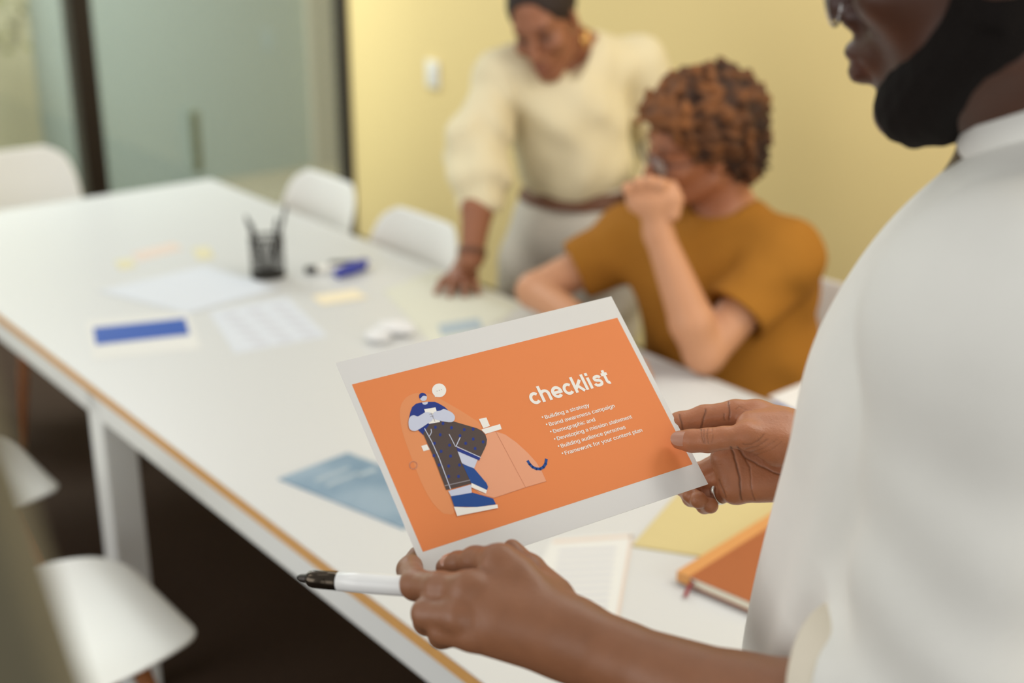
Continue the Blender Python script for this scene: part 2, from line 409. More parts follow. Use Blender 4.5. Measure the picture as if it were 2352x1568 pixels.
def sdf_mesh(g, h, lo=None, hi=None, BS=8):
    lo = np.asarray(g.c - g.r if lo is None else lo, float) - 3 * h; hi = np.asarray(g.c + g.r if hi is None else hi, float) + 3 * h
    nb = np.ceil((hi - lo) / (h * BS)).astype(int); dims = nb * BS + 1
    ii = np.stack(np.meshgrid(*[np.arange(q) for q in nb], indexing='ij'), -1).reshape(-1, 3)
    ctr = (lo + (ii + .5) * h * BS).astype(f32)
    CUT[0] = 1e9; dc = []
    for a in range(0, len(ctr), 200000): dc.append(g.fn(ctr[a:a + 200000]))
    dc = np.concatenate(dc); act = ii[np.abs(dc) < h * BS * .87 * 1.25 + 2 * h]
    off = np.stack(np.meshgrid(*[np.arange(BS + 1)] * 3, indexing='ij'), -1).reshape(-1, 3)
    CUT[0] = 6 * h; N1 = BS + 1
    VP, VG, Q = [], [], []
    NY, NZ = int(dims[1]) + 2, int(dims[2]) + 2
    for a in range(0, len(act), 96):
        blk = act[a:a + 96]
        pts = (lo + (blk[:, None, :] * BS + off[None]) * h).astype(f32).reshape(-1, 3)
        v = g.fn(pts).reshape(len(blk), N1, N1, N1)
        ins = v < 0
        cnt = sum(ins[:, i:i + BS, j:j + BS, k:k + BS].astype(np.int8) for i, j, k in CO)
        mixed = (cnt > 0) & (cnt < 8)
        if not mixed.any(): continue
        m = np.argwhere(mixed); bi = m[:, 0]; ci = m[:, 1:]
        cor = np.stack([v[bi, ci[:, 0] + i, ci[:, 1] + j, ci[:, 2] + k] for i, j, k in CO], 1)
        acc = np.zeros((len(m), 3)); num = np.zeros(len(m))
        for x in range(8):
            for bit in range(3):
                y = x | (4 >> bit)
                if y == x: continue
                A, Bv = cor[:, x], cor[:, y]; s_ = (A < 0) != (Bv < 0)
                tt = np.where(s_, A / np.where(s_, A - Bv, 1), 0)
                pt = CO[x] + (CO[y] - CO[x]) * tt[:, None]
                acc += np.where(s_[:, None], pt, 0); num += s_
        gc = blk[bi] * BS + ci
        VP.append(lo + (gc + acc / num[:, None]) * h); VG.append(((gc[:, 0] + 1) * NY + gc[:, 1] + 1) * NZ + gc[:, 2] + 1)
        for ax in range(3):
            sl0 = [slice(0, BS)] * 3; sl1 = list(sl0); sl1[ax] = slice(1, BS + 1)
            A = ins[(slice(None), *sl0)]; Bv = ins[(slice(None), *sl1)]; e = np.argwhere(A != Bv)
            if not len(e): continue
            gc = blk[e[:, 0]] * BS + e[:, 1:]; fl = A[tuple(e.T)]
            o1 = np.zeros(3, int); o2 = np.zeros(3, int); o1[(ax + 1) % 3] = -1; o2[(ax + 2) % 3] = -1
            gid = lambda c: ((c[:, 0] + 1) * NY + c[:, 1] + 1) * NZ + c[:, 2] + 1
            q = np.stack([gid(gc), gid(gc + o1), gid(gc + o1 + o2), gid(gc + o2)], 1)
            q[~fl] = q[~fl][:, ::-1]; Q.append(q)
    VP = np.concatenate(VP); VG = np.concatenate(VG); Q = np.concatenate(Q)
    o = np.argsort(VG); VG = VG[o]; VP = VP[o]
    ix = np.searchsorted(VG, Q); ix = np.clip(ix, 0, len(VG) - 1); ok = (VG[ix] == Q).all(1)
    return VP.astype(f32), ix[ok]
def mesh_np(name, parts, m, parent, colfn=None):
    vs = np.concatenate([p[0] for p in parts]); o = 0; qs = []
    for p in parts: qs.append(p[1] + o); o += len(p[0])
    qs = np.concatenate(qs)
    me = bpy.data.meshes.new(name)
    me.vertices.add(len(vs)); me.vertices.foreach_set('co', vs.ravel().astype(f32))
    me.loops.add(len(qs) * 4); me.loops.foreach_set('vertex_index', qs.ravel().astype(np.int32))
    me.polygons.add(len(qs)); me.polygons.foreach_set('loop_start', np.arange(0, len(qs) * 4, 4, dtype=np.int32)); me.polygons.foreach_set('loop_total', np.full(len(qs), 4, np.int32))
    me.update(calc_edges=True); me.validate()
    me.polygons.foreach_set('use_smooth', np.ones(len(me.polygons), bool))
    me.materials.append(m)
    if colfn is not None:
        a = me.attributes.new('Col', 'FLOAT_COLOR', 'POINT'); c = np.ones((len(vs), 4), f32); c[:, :3] = colfn(vs); a.data.foreach_set('color', c.ravel())
    ob = link(name, me, parent)
    if parent is not None: ob.matrix_parent_inverse = Matrix.Translation(-parent.location) if parent.parent is None else Matrix.Translation(-parent.parent.location)
    return ob
def unit(v): v = np.asarray(v, float); return v / np.linalg.norm(v)
def basis(fwd, roll=0.0):
    f = unit(fwd); l = unit(np.cross((0, 0, 1), f)); u = np.cross(f, l)
    c, s_ = math.cos(roll), math.sin(roll); l2 = l * c + u * s_; u2 = u * c - l * s_
    return np.stack([f, l2, u2])
def chain(pts, k=.004, first=None):
    """round cones through (point, radius) pairs"""
    return [('+', rc(pts[i][0], pts[i + 1][0], pts[i][1], pts[i + 1][1]), k) for i in range(len(pts) - 1)]
def vnoise(p, s, seed=0):
    q = p * s; r = np.zeros(len(p), f32); rs = np.random.RandomState(seed)
    for i in range(5):
        d = rs.normal(size=3); d /= np.linalg.norm(d); r += np.sin(q @ d.astype(f32) * (1 + .35 * i) + f32(rs.uniform(0, 6.28)))
    return r / 5
def head_group(fem=False, nose=1.0, lips=1.0):
    w_ = .94 if fem else 1.0
    it = [('+', ell((-.012, 0, .045), (.098, .077 * w_, .084))), ('+', ell((.028, 0, -.022), (.063, .062 * w_, .088)), .03)]
    for s_ in (1, -1):
        it += [('+', rc((-.005, s_ * .056 * w_, -.058), (.068, s_ * .016, -.098), .014, .014), .03)]
    it += [('+', ell((.074, 0, -.100), (.016, .022, .014)), .02), ('+', rc((.078, -.034, .032), (.078, .034, .032), .011, .011), .02)]
    for s_ in (1, -1): it += [('+', ell((.068, s_ * .044 * w_, -.018), (.022, .022, .018)), .025), ('-', ell((.100, s_ * .031, .010), (.020, .017, .012)), .012)]
    it += [('+', rc((.088, 0, .018), (.108 + .006 * nose, 0, -.026), .007, .0115), .012)]
    for s_ in (1, -1): it += [('+', ell((.100, s_ * .0135 * nose, -.032), (.012, .0095, .009)), .006)]
    it += [('+', ell((.088, 0, -.058), (.016, .026, .016)), .02)]
    it += [('+', ell((.102, 0, -.0565), (.0085 * lips, .022, .0065 * lips)), .004), ('+', ell((.099, 0, -.0705), (.0095 * lips, .020, .0075 * lips)), .003)]
    it += [('-', rc((.113, -.024, -.0635), (.113, .024, -.0635), .0035, .0035), .003)]
    for s_ in (1, -1):
        it += [('+', ell((.079, s_ * .031, .010), (.012, .0135, .0105)), .002)]
        it += [('+', ell((-.008, s_ * .078 * w_, -.002), (.017, .009, .031), basis((1, s_ * .5, 0))), .008), ('-', ell((-.004, s_ * .090 * w_, .002), (.009, .007, .017)), .004)]
    return G(it)

# ------------------------------------------------------------------ the paper being read (an A4 sheet held in the air)
def paper_pose():
    px = [(770, 832), (1400, 680), (1628, 1112), (986, 1328)]
    r = [P(x, y, 1.0) - EYE for x, y in px]
    _, _, vt = np.linalg.svd(np.stack([r[0], -r[1], r[2], -r[3]], 1)); d = vt[-1] / vt[-1][0]
    q = [r[i] * d[i] for i in range(4)]
    sc = math.sqrt(.297 * .210 / (np.linalg.norm(q[1] - q[0]) * np.linalg.norm(q[3] - q[0])))
    q = [EYE + v * sc for v in q]
    c = sum(q) / 4; ex = unit(q[1] - q[0] + q[2] - q[3]); ey = unit(q[0] - q[3] + q[1] - q[2]); n = unit(np.cross(ex, ey)); ey = np.cross(n, ex)
    return c, ex, ey, n
PC, PX, PY, PN = paper_pose()
PM = Matrix(((PX[0], PY[0], PN[0], PC[0]), (PX[1], PY[1], PN[1], PC[1]), (PX[2], PY[2], PN[2], PC[2]), (0, 0, 0, 1)))
def pl(x, y):      # sheet coordinates of a point seen at (x, y)
    r = P(x, y, 1.0) - EYE; t = ((PC - EYE) @ PN) / (r @ PN); q = EYE + r * t - PC
    return q @ PX, q @ PY
sheet = MB().box((-.1485, -.105, -.0007), (.1485, .105, 0)).build('printed_sheet', M['paper'])
sheet.matrix_world = PM
tag(sheet, 'white A4 sheet with orange checklist print held in both hands', 'paper')
LY = .00006
def flat(mb, pts, layer, mi=0):
    mb.poly([(a, b, LY * layer) for a, b in pts], mi)
def smooth_loop(pts, n=6):
    pts = [np.array(p, float) for p in pts]; out = []; k = len(pts)
    for i in range(k):
        p0, p1, p2, p3 = pts[i - 1], pts[i], pts[(i + 1) % k], pts[(i + 2) % k]
        for j in range(n):
            u = j / n; out.append(.5 * (2 * p1 + (p2 - p0) * u + (2 * p0 - 5 * p1 + 4 * p2 - p3) * u * u + (3 * p1 - p0 - 3 * p2 + p3) * u ** 3))
    return out
a0 = pl(803, 885); a1 = pl(1416, 729); a2 = pl(1591, 1063); a3 = pl(978, 1268)
xl, xr = (a0[0] + a3[0]) / 2, (a1[0] + a2[0]) / 2; yt, yb = (a0[1] + a1[1]) / 2, (a2[1] + a3[1]) / 2
mb = MB(); flat(mb, [(xl, yb), (xr, yb), (xr, yt), (xl, yt)], 1); mb.build('orange_panel', M['orange'], sheet)
il = MB(); ILM = ['peach', 'peach2', 'navy', 'blue', 'pale', 'trous', 'whitep', 'greyp', 'brownp']; ILI = {k: i for i, k in enumerate(ILM)}
def K(pts): return [pl(900 + x / 4.611, 860 + y / 4.611) for x, y in pts]
def shape(pts, m, layer, sm=0): 
    q = K(pts); flat(il, smooth_loop(q, sm) if sm else q, layer, ILI[m])
def stroke(pts, w_, m, layer, closed=False):
    q = [np.array(v) for v in K(pts)]; w_ = w_ / 4.611 * .0004
    n = len(q)
    for i in range(n if closed else n - 1):
        a, b_ = q[i], q[(i + 1) % n]; d = unit(b_ - a); nn = np.array([-d[1], d[0]]) * w_ / 2; e = d * w_ * .3
        flat(il, [a - e + nn, a - e - nn, b_ + e - nn, b_ + e + nn][::-1], layer, ILI[m])
def disc(cx, cy, rx, ry, m, layer): shape([(cx + rx * math.cos(t), cy - ry * math.sin(t)) for t in np.linspace(0, 2 * math.pi, 24, endpoint=False)], m, layer)
shape([(85, 440), (95, 330), (150, 245), (240, 200), (330, 198), (430, 215), (560, 285), (700, 365), (850, 460), (940, 540), (900, 700), (700, 900), (640, 1200), (662, 1452), (575, 1475), (520, 1450), (420, 1340), (330, 1180), (250, 990), (170, 780), (110, 600)], 'peach', 2, 4)
shape([(990, 640), (1050, 612), (1110, 606), (1200, 635), (1320, 720), (1440, 830), (1530, 930), (1590, 1030), (1635, 1130), (1400, 1200), (1080, 1305), (950, 1270), (850, 1200), (850, 1000), (900, 800)], 'peach2', 3)
stroke([(1100, 605), (1415, 1195)], 5, 'brownp', 4); stroke([(1635, 1130), (1415, 1195), (1080, 1307)], 4, 'brownp', 4)
disc(500, 168, 75, 73, 'whitep', 4); shape([(453, 237), (466, 180), (515, 236)], 'whitep', 5)
for q in ((478, 176), (500, 168), (523, 161)): disc(*q, 4, 4, 'greyp', 6)
stroke([(227 + 40 * math.cos(t), 960 - 40 * math.sin(t)) for t in np.linspace(0, 2 * math.pi, 28, endpoint=False)], 14, 'peach2', 4, True)
stroke([(1440, 918), (1460, 950), (1490, 980), (1530, 998), (1570, 1000), (1605, 980), (1628, 945), (1635, 900)], 30, 'blue', 5)
shape([(920, 472), (1000, 455), (1038, 545), (968, 570)], 'whitep', 5); shape([(945, 582), (1145, 525), (1162, 578), (990, 630)], 'whitep', 5); shape([(310, 757), (370, 740), (400, 795), (335, 812)], 'whitep', 5)
shape([(180, 470), (195, 400), (215, 345), (255, 310), (318, 296), (350, 305), (382, 290), (455, 290), (500, 310), (560, 345), (595, 380), (540, 430), (520, 510), (440, 560), (330, 640), (285, 595), (240, 560)], 'navy', 6)
shape([(318, 297), (382, 289), (376, 312), (350, 322), (326, 314)], 'pale', 7); disc(333, 246, 38, 36, 'pale', 7)
shape([(288, 238), (292, 212), (312, 196), (340, 198), (360, 214), (368, 232), (345, 226), (322, 232), (306, 252), (294, 254)], 'navy', 8, 2)
shape([(330, 625), (395, 530), (510, 500), (660, 500), (760, 530), (900, 570), (955, 600), (990, 640), (1006, 690), (1000, 740), (980, 790), (935, 880), (690, 765), (700, 830), (740, 930), (790, 1040), (840, 1155), (575, 1225), (520, 1080), (440, 870), (380, 740)], 'trous', 8)
for x, y in ((460, 560), (540, 520), (630, 565), (765, 585), (860, 580), (510, 640), (610, 750), (780, 730), (880, 785), (965, 715), (860, 685), (450, 730), (520, 815), (620, 865), (600, 970), (715, 960), (705, 1080), (500, 960), (600, 1080), (720, 650), (445, 860)):
    disc(x, y, 15, 17, 'navy', 9)
shape([(685, 775), (935, 880), (925, 912), (695, 815)], 'navy', 10)
shape([(695, 815), (905, 905), (870, 995), (800, 970), (740, 940)], 'pale', 10)
shape([(742, 945), (800, 968), (870, 997), (1000, 1150), (1017, 1190), (1006, 1226), (840, 1155), (790, 1045)], 'blue', 10)
shape([(840, 1150), (1005, 1225), (995, 1262), (838, 1195)], 'whitep', 11)
shape([(595, 1235), (835, 1165), (845, 1255), (625, 1290)], 'pale', 10)
shape([(622, 1292), (850, 1252), (960, 1283), (1070, 1315), (1100, 1375), (900, 1405), (660, 1400)], 'blue', 11)
shape([(655, 1402), (780, 1408), (900, 1405), (1115, 1378), (1122, 1415), (690, 1500)], 'whitep', 11)
stroke([(345, 575), (420, 710), (500, 890), (620, 1215)], 9, 'pale', 11); stroke([(560, 1180), (825, 1120)], 10, 'greyp', 11); stroke([(605, 635), (672, 765)], 8, 'pale', 11)
stroke([(720, 670), (678, 762), (938, 880)], 9, 'pale', 11); stroke([(413, 580), (418, 612), (405, 640), (388, 660)], 8, 'pale', 11)
shape([(175, 540), (178, 475), (205, 440), (240, 435), (275, 447), (345, 405), (400, 405), (435, 440), (425, 490), (380, 520), (270, 592), (225, 599), (190, 582)], 'pale', 12, 2)
shape([(445, 400), (510, 385), (545, 368), (590, 382), (640, 410), (666, 450), (657, 490), (625, 508), (560, 502), (480, 485), (430, 460)], 'pale', 12, 2)
shape([(340, 370), (460, 350), (510, 505), (390, 525)], 'whitep', 11)
for q in (((395, 425), (435, 418)), ((405, 450), (440, 442)), ((412, 410), (455, 500))): stroke(q, 5, 'greyp', 13)
il.build('illustration', [M[k] for k in ILM], sheet)
FONT = None
try:
    import os
    fd = bpy.utils.system_resource('DATAFILES', path='fonts'); FONT = bpy.data.fonts.load(os.path.join(fd, 'Inter.woff2'))
except Exception: FONT = None
def text_on_sheet(name, txt, p0, p1, size, bold):
    a, b_ = pl(*p0), pl(*p1)
    cu = bpy.data.curves.new(name, 'FONT'); cu.body = txt; cu.size = 1
    if FONT: cu.font = FONT
    cu.resolution_u = 3
    to = bpy.data.objects.new('tmp', cu); COL.objects.link(to); bpy.context.view_layer.update()
    me = bpy.data.meshes.new_from_object(to.evaluated_get(bpy.context.evaluated_depsgraph_get())); bpy.data.objects.remove(to)
    v = np.zeros(len(me.vertices) * 3); me.vertices.foreach_get('co', v); v = v.reshape(-1, 3)
    x0, x1 = v[:, 0].min(), v[:, 0].max(); k = (b_[0] - a[0]) / (x1 - x0)
    v[:, 0] = a[0] + (v[:, 0] - x0) * k; v[:, 1] = (a[1] + b_[1]) / 2 + v[:, 1] * size; v[:, 2] = LY * 4
    kk = bold * size
    if kk > 0:
        sh = [(kk * math.cos(q), kk * math.sin(q)) for q in np.linspace(0, 2 * math.pi, 8, endpoint=False)] if bold > .03 else [(kk, 0), (-kk, 0)]
        fs = [tuple(p.vertices) for p in me.polygons if p.normal.z > 0]; nv_ = len(v); V_ = []; F_ = []
        for i, (dx, dy) in enumerate(sh):
            V_ += [(x + dx, y + dy, z + i * LY * .12) for x, y, z in v.tolist()]; F_ += [tuple(q + i * nv_ for q in f) for f in fs]
        me = bpy.data.meshes.new(name); me.from_pydata(V_, [], F_); me.materials.append(M['whitep']); return link(name, me, sheet)
    me.vertices.foreach_set('co', v.ravel()); me.materials.clear(); me.materials.append(M['whitep']); me.name = name
    return link(name, me, sheet)
def arc(cx, cy, rx, ry, a0, a1, n=18): return [(cx + rx * math.cos(math.radians(a0 + (a1 - a0) * i / n)), cy + ry * math.sin(math.radians(a0 + (a1 - a0) * i / n))) for i in range(n + 1)]
SW = .135; XH, AS = .53, .74; m_ = SW / 2
GLYPH = {
    'c': ([arc(.245, .265, .185, .2075, 42, 318)], .475), 'h': ([[(m_, 0), (m_, AS)], [(m_, .20)] + arc(.235, .315, .1725, .155, 180, 0) + [(.4075, 0)]], .515),
    'e': ([arc(.25, .265, .19, .2075, 0, 318, 24), [(.08, .255), (.50, .255)]], .525), 'k': ([[(m_, 0), (m_, AS)], [(.10, .19), (.415, .53)], [(.205, .30), (.435, 0)]], .48),
    'l': ([[(m_, 0), (m_, AS)]], .195), 'i': ([[(m_, 0), (m_, XH)], [(m_, .615), (m_, AS)]], .195), 't': ([[(.15, .67), (.15, .16)] + arc(.25, .155, .10, .10, 180, 285, 8), [(.0, .475), (.30, .475)]], .345),
    's': ([[(.405, .375), (.375, .435), (.315, .465), (.235, .470), (.150, .450), (.112, .395), (.130, .335), (.200, .300), (.290, .278), (.370, .235), (.395, .165), (.370, .100), (.300, .065), (.220, .058), (.130, .075), (.080, .125), (.062, .170)]], .475)}
def ribbon(pts, w_):
    p = np.array(pts, float); t = np.gradient(p, axis=0) if len(p) > 2 else np.array([p[1] - p[0]] * 2); t /= np.linalg.norm(t, axis=1, keepdims=True)
    n_ = np.stack([-t[:, 1], t[:, 0]], 1) * w_ / 2; return p + n_, p - n_
a, b_ = pl(1223, 930), pl(1406, 880); segs = []; x = 0
for ch in 'checklist':
    st, adv = GLYPH[ch]
    for pts in st: segs.append([(q[0] + x, q[1]) for q in pts])
    x += adv + .03
kx = (b_[0] - a[0]) / (x - .05); ky = .0120 / XH; mb = MB()
for si, pts in enumerate(segs):
    l_, r_ = ribbon(pts, SW)
    for i in range(len(pts) - 1):
        mb.poly([(a[0] + q[0] * kx, (a[1] + b_[1]) / 2 + q[1] * ky, LY * (4 + .2 * (si % 3))) for q in (l_[i], r_[i], r_[i + 1], l_[i + 1])])
mb.build('heading', M['whitep'], sheet)
lines = (('Building a strategy', (1253, 961), (1355, 934.5)), ('Brand awareness campaign', (1262.5, 977.5), (1413, 936.5)), ('Demographic and', (1272, 994), (1368, 967.5)),
         ('Developing a mission statement', (1281, 1011), (1452.5, 960.5)), ('Building audience personas', (1290, 1027.5), (1437.5, 984.5)), ('Framework for your content plan', (1299, 1044), (1476, 991.5)))
for txt, p0, p1 in lines:
    text_on_sheet('text_line', txt, p0, p1, .0073, .022)
    q = pl(p0[0] - 6, p0[1] - .5); mb = MB(); flat(mb, [(q[0] + .0008 * math.cos(t), q[1] + .0008 * math.sin(t) + .0012) for t in np.linspace(0, 6.28, 12, endpoint=False)], 4)
    mb.build('bullet', M['whitep'], sheet)

# ------------------------------------------------------------------ person in the foreground, holding the sheet
def dirz(az, pitch): a, p = math.radians(az), math.radians(pitch); return np.array((math.cos(a) * math.cos(p), math.sin(a) * math.cos(p), -math.sin(p)))
fg = thing('person', (.34, .9, 0), 'person in white band-collar shirt with round glasses and beard, reading the checklist sheet', 'person')
HB = basis(dirz(147, 7)); HS = 1.03
HO = P(1965, 58, .95) - HB.T @ np.array((.106, 0, -.04)) * HS
def hl(*v): return HO + HB.T @ np.array(v) * HS
headg = Loc(head_group(nose=1.15, lips=1.3), HO, HB, HS)
Fd, Ld = dirz(145, 0), dirz(235, 0)
NB = P(2440, 380, .93)
SL, SR = P(2300, 745, .80), NB - Ld * .18 + np.array((0, 0, -.07))
EL, WL = P(2120, 1690, .9), P(1350, 1478, 1.03)
ER, WR = NB - Ld * .23 + Fd * -.02 + np.array((0, 0, -.36)), P(1950, 1050, 1.275)
neck = rc(hl(-.040, 0, -.05), NB + np.array((0, 0, -.03)), .056, .060)
torso = [('+', ell(NB + Fd * .03 + np.array((0, 0, -.25)), (.115, .165, .25), np.stack([Fd, Ld, Z]))), ('+', ell(NB + Fd * .035 + np.array((0, 0, -.50)), (.115, .155, .22), np.stack([Fd, Ld, Z])), .05),
         ('+', rc(SL, SR, .058, .058), .06), ('+', ell(NB + Fd * .02 - V * .20 + np.array((0, 0, -.66)), (.12, .17, .16), np.stack([Fd, Ld, Z])), .05)]
for s_ in (1, -1):
    hip = NB + Ld * .085 * s_ - V * .22 + np.array((0, 0, -.70)); foot = np.array((hip[0], hip[1], .05)) + Fd * -.02
    torso += [('+', rc(hip, foot + np.array((0, 0, .42)), .085, .055), .03), ('+', rc(foot + np.array((0, 0, .42)), foot, .055, .04), .02), ('+', rc(foot + np.array((0, 0, -.015)), foot + Fd * .17 + np.array((0, 0, -.02)), .033, .03), .02)]
core = G([('+', headg), ('+', neck, .03)] + [(o, q, k if i else .04) for i, (o, q, k) in enumerate([(x if len(x) == 3 else (x[0], x[1], .04)) for x in torso])] + [('+', rc(SL, EL, .05, .042), .04), ('+', rc(SR, ER, .05, .042), .04)])
# right hand: palm towards the camera, thumb in front of the sheet, index behind it, the rest curled
def Q(x, y, d, r): return (P(x, y, d), r)
rh = []
rh += [('+', rc(P(1738, 952, 1.285), P(1930, 1020, 1.272), .0135, .021)), ('+', rc(P(1728, 1010, 1.296), P(1935, 1045, 1.278), .0135, .022), .012),
       ('+', rc(P(1715, 1065, 1.297), P(1935, 1070, 1.282), .0135, .021), .012), ('+', rc(P(1712, 1110, 1.295), P(1930, 1092, 1.283), .0145, .021), .012),
       ('+', rc(P(1658, 1052, 1.296), P(1688, 1122, 1.296), .0115, .0115), .012), ('+', rc(P(1690, 1010, 1.300), P(1688, 1122, 1.297), .0115, .0125), .012),
       ('+', rc(P(1745, 1120, 1.287), P(1880, 1100, 1.277), .0125, .018), .012)]
rh += [('+', rc(P(1940, 1050, 1.275), P(2010, 1058, 1.262), .027, .028), .02), ('+', rc(P(2010, 1058, 1.262), ER, .028, .042), .01)]
rh += [('+', rc(P(1870, 1035, 1.262), P(1790, 1025, 1.250), .018, .0175), .014), ('+', rc(P(1790, 1022, 1.249), P(1716, 1001, 1.244), .0175, .0120), .010)]
thumb = G(chain([Q(1716, 1001, 1.244, .0118), Q(1660, 1006, 1.2445, .0098), Q(1626, 1011, 1.247, .0104), Q(1590, 1012, 1.2525, .0098), Q(1562, 1010, 1.2565, .0088)], .006))
rh += [('+', thumb, .006), ('+', rc(P(1722, 975, 1.262), P(1800, 985, 1.265), .0125, .018), .014)]
idx = G(chain([Q(1738, 954, 1.286, .0136), Q(1690, 950, 1.289, .0130), Q(1618, 959, 1.293, .0116), Q(1562, 972, 1.2935, .0104), Q(1512, 986, 1.288, .0086)], .005))
mid = G(chain([Q(1690, 1045, 1.299, .0115), Q(1606, 1086, 1.334, .0100), Q(1570, 1118, 1.326, .0088), Q(1585, 1136, 1.302, .0078)], .004))
rin = G(chain([Q(1692, 1085, 1.299, .0115), Q(1606, 1118, 1.336, .0098), Q(1588, 1142, 1.320, .0086), Q(1605, 1148, 1.293, .0084)], .004))
pin = G(chain([Q(1696, 1124, 1.297, .0108), Q(1634, 1138, 1.322, .0088), Q(1618, 1160, 1.314, .0078), Q(1632, 1161, 1.296, .0076)], .004))
rh += [('+', idx, .008), ('+', mid, .005), ('+', rin, .003), ('+', pin, .003)]
rhg = G(rh)
# left hand: back towards the camera, pen under the middle finger
lh = [('+', rc(P(1140, 1292, 1.045), P(1295, 1442, 1.035), .0130, .018)), ('+', rc(P(1075, 1352, 1.03), P(1310, 1458, 1.022), .0135, .0205), .014),
      ('+', rc(P(1055, 1415, 1.025), P(1315, 1480, 1.022), .0130, .022), .014), ('+', rc(P(1085, 1458, 1.025), P(1320, 1500, 1.028), .0120, .020), .014),
      ('+', rc(P(1185, 1330, 1.040), P(1245, 1405, 1.030), .0175, .0185), .015), ('+', rc(P(1160, 1420, 1.022), P(1260, 1450, 1.018), .018, .020), .015),
      ('+', rc(P(1320, 1462, 1.027), P(1420, 1510, 1.012), .0265, .0265), .02), ('+', rc(P(1420, 1510, 1.012), P(1700, 1622, .97), .0265, .037), .01), ('+', rc(P(1700, 1622, .97), EL, .037, .046), .01)]
lidx = G(chain([Q(1150, 1288, 1.045, .0130), Q(1092, 1287, 1.074, .0108), Q(1052, 1294, 1.092, .0092), Q(1024, 1303, 1.1015, .0084)], .006))
lmid = G(chain([Q(1082, 1352, 1.03, .0132), Q(1010, 1350, 1.05, .0122), Q(955, 1342, 1.080, .0120), Q(941, 1308, 1.124, .0100), Q(960, 1277, 1.143, .0088)], .006))
lrin = G(chain([Q(1055, 1415, 1.022, .0130), Q(982, 1408, 1.043, .0120), Q(980, 1428, 1.068, .0100), Q(1040, 1425, 1.08, .0090)], .005))
lpin = G(chain([Q(1085, 1460, 1.022, .0120), Q(1018, 1447, 1.035, .0105), Q(1012, 1462, 1.058, .0088), Q(1060, 1462, 1.066, .0080)], .005))
lth = G(chain([Q(1270, 1370, 1.05, .0165), Q(1215, 1310, 1.078, .0125), Q(1182, 1280, 1.090, .0100), Q(1175, 1257, 1.092, .0068)], .006))
lh += [('+', lth, .010), ('+', lidx, .007), ('+', lmid, .007), ('+', lrin, .005), ('+', lpin, .004)]
lhg = G(lh)
c_hand, c_left, c_face_shaded = lin((172, 112, 78)), lin((140, 94, 66)), lin((70, 42, 29))  # face and neck tone darkened to hold the shade on the head
def X5(pts): return [(1480 + x / 4.126, 860 + y / 4.126) for x, y in pts]
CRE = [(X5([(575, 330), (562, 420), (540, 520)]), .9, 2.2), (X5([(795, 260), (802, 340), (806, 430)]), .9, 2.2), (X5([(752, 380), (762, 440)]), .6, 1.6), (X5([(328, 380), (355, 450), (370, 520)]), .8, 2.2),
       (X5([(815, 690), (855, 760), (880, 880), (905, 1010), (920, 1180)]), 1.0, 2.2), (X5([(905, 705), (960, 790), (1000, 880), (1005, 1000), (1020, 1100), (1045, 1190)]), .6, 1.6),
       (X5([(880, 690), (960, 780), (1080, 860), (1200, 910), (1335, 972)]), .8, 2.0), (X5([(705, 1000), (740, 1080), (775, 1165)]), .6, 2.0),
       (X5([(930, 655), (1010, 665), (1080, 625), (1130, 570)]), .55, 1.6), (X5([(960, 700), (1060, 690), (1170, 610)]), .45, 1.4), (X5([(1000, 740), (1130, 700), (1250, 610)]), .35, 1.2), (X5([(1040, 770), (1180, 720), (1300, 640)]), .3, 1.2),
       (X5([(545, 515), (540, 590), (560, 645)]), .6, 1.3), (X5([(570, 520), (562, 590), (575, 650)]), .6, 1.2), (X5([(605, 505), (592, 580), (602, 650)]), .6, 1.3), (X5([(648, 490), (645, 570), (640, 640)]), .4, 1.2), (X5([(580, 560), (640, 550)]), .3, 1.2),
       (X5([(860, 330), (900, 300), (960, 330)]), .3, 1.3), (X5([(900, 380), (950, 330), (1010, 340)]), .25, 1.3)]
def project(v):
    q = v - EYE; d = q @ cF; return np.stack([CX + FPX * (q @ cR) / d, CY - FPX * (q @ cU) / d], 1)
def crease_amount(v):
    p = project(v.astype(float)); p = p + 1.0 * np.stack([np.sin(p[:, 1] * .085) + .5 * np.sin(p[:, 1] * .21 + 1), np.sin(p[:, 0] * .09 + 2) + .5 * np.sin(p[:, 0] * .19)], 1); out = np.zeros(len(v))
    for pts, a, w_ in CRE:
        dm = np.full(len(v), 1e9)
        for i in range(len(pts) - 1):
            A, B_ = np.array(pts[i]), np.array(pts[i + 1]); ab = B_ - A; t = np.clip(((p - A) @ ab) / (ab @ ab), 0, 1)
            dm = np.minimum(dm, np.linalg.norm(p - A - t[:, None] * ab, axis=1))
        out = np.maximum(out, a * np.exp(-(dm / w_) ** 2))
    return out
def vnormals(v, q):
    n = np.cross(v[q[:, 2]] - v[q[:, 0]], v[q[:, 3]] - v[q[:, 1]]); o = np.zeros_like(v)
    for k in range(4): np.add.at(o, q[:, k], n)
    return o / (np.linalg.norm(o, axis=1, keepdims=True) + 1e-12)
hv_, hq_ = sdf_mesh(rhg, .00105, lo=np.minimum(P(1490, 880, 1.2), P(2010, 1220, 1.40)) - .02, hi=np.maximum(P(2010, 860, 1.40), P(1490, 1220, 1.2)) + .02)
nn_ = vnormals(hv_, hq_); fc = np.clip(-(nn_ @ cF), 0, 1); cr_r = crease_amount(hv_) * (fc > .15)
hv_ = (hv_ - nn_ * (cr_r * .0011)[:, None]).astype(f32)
parts = [sdf_mesh(core, .0045), (hv_, hq_), sdf_mesh(lhg, .0016)]
nR = (len(parts[0][0]), len(hv_))
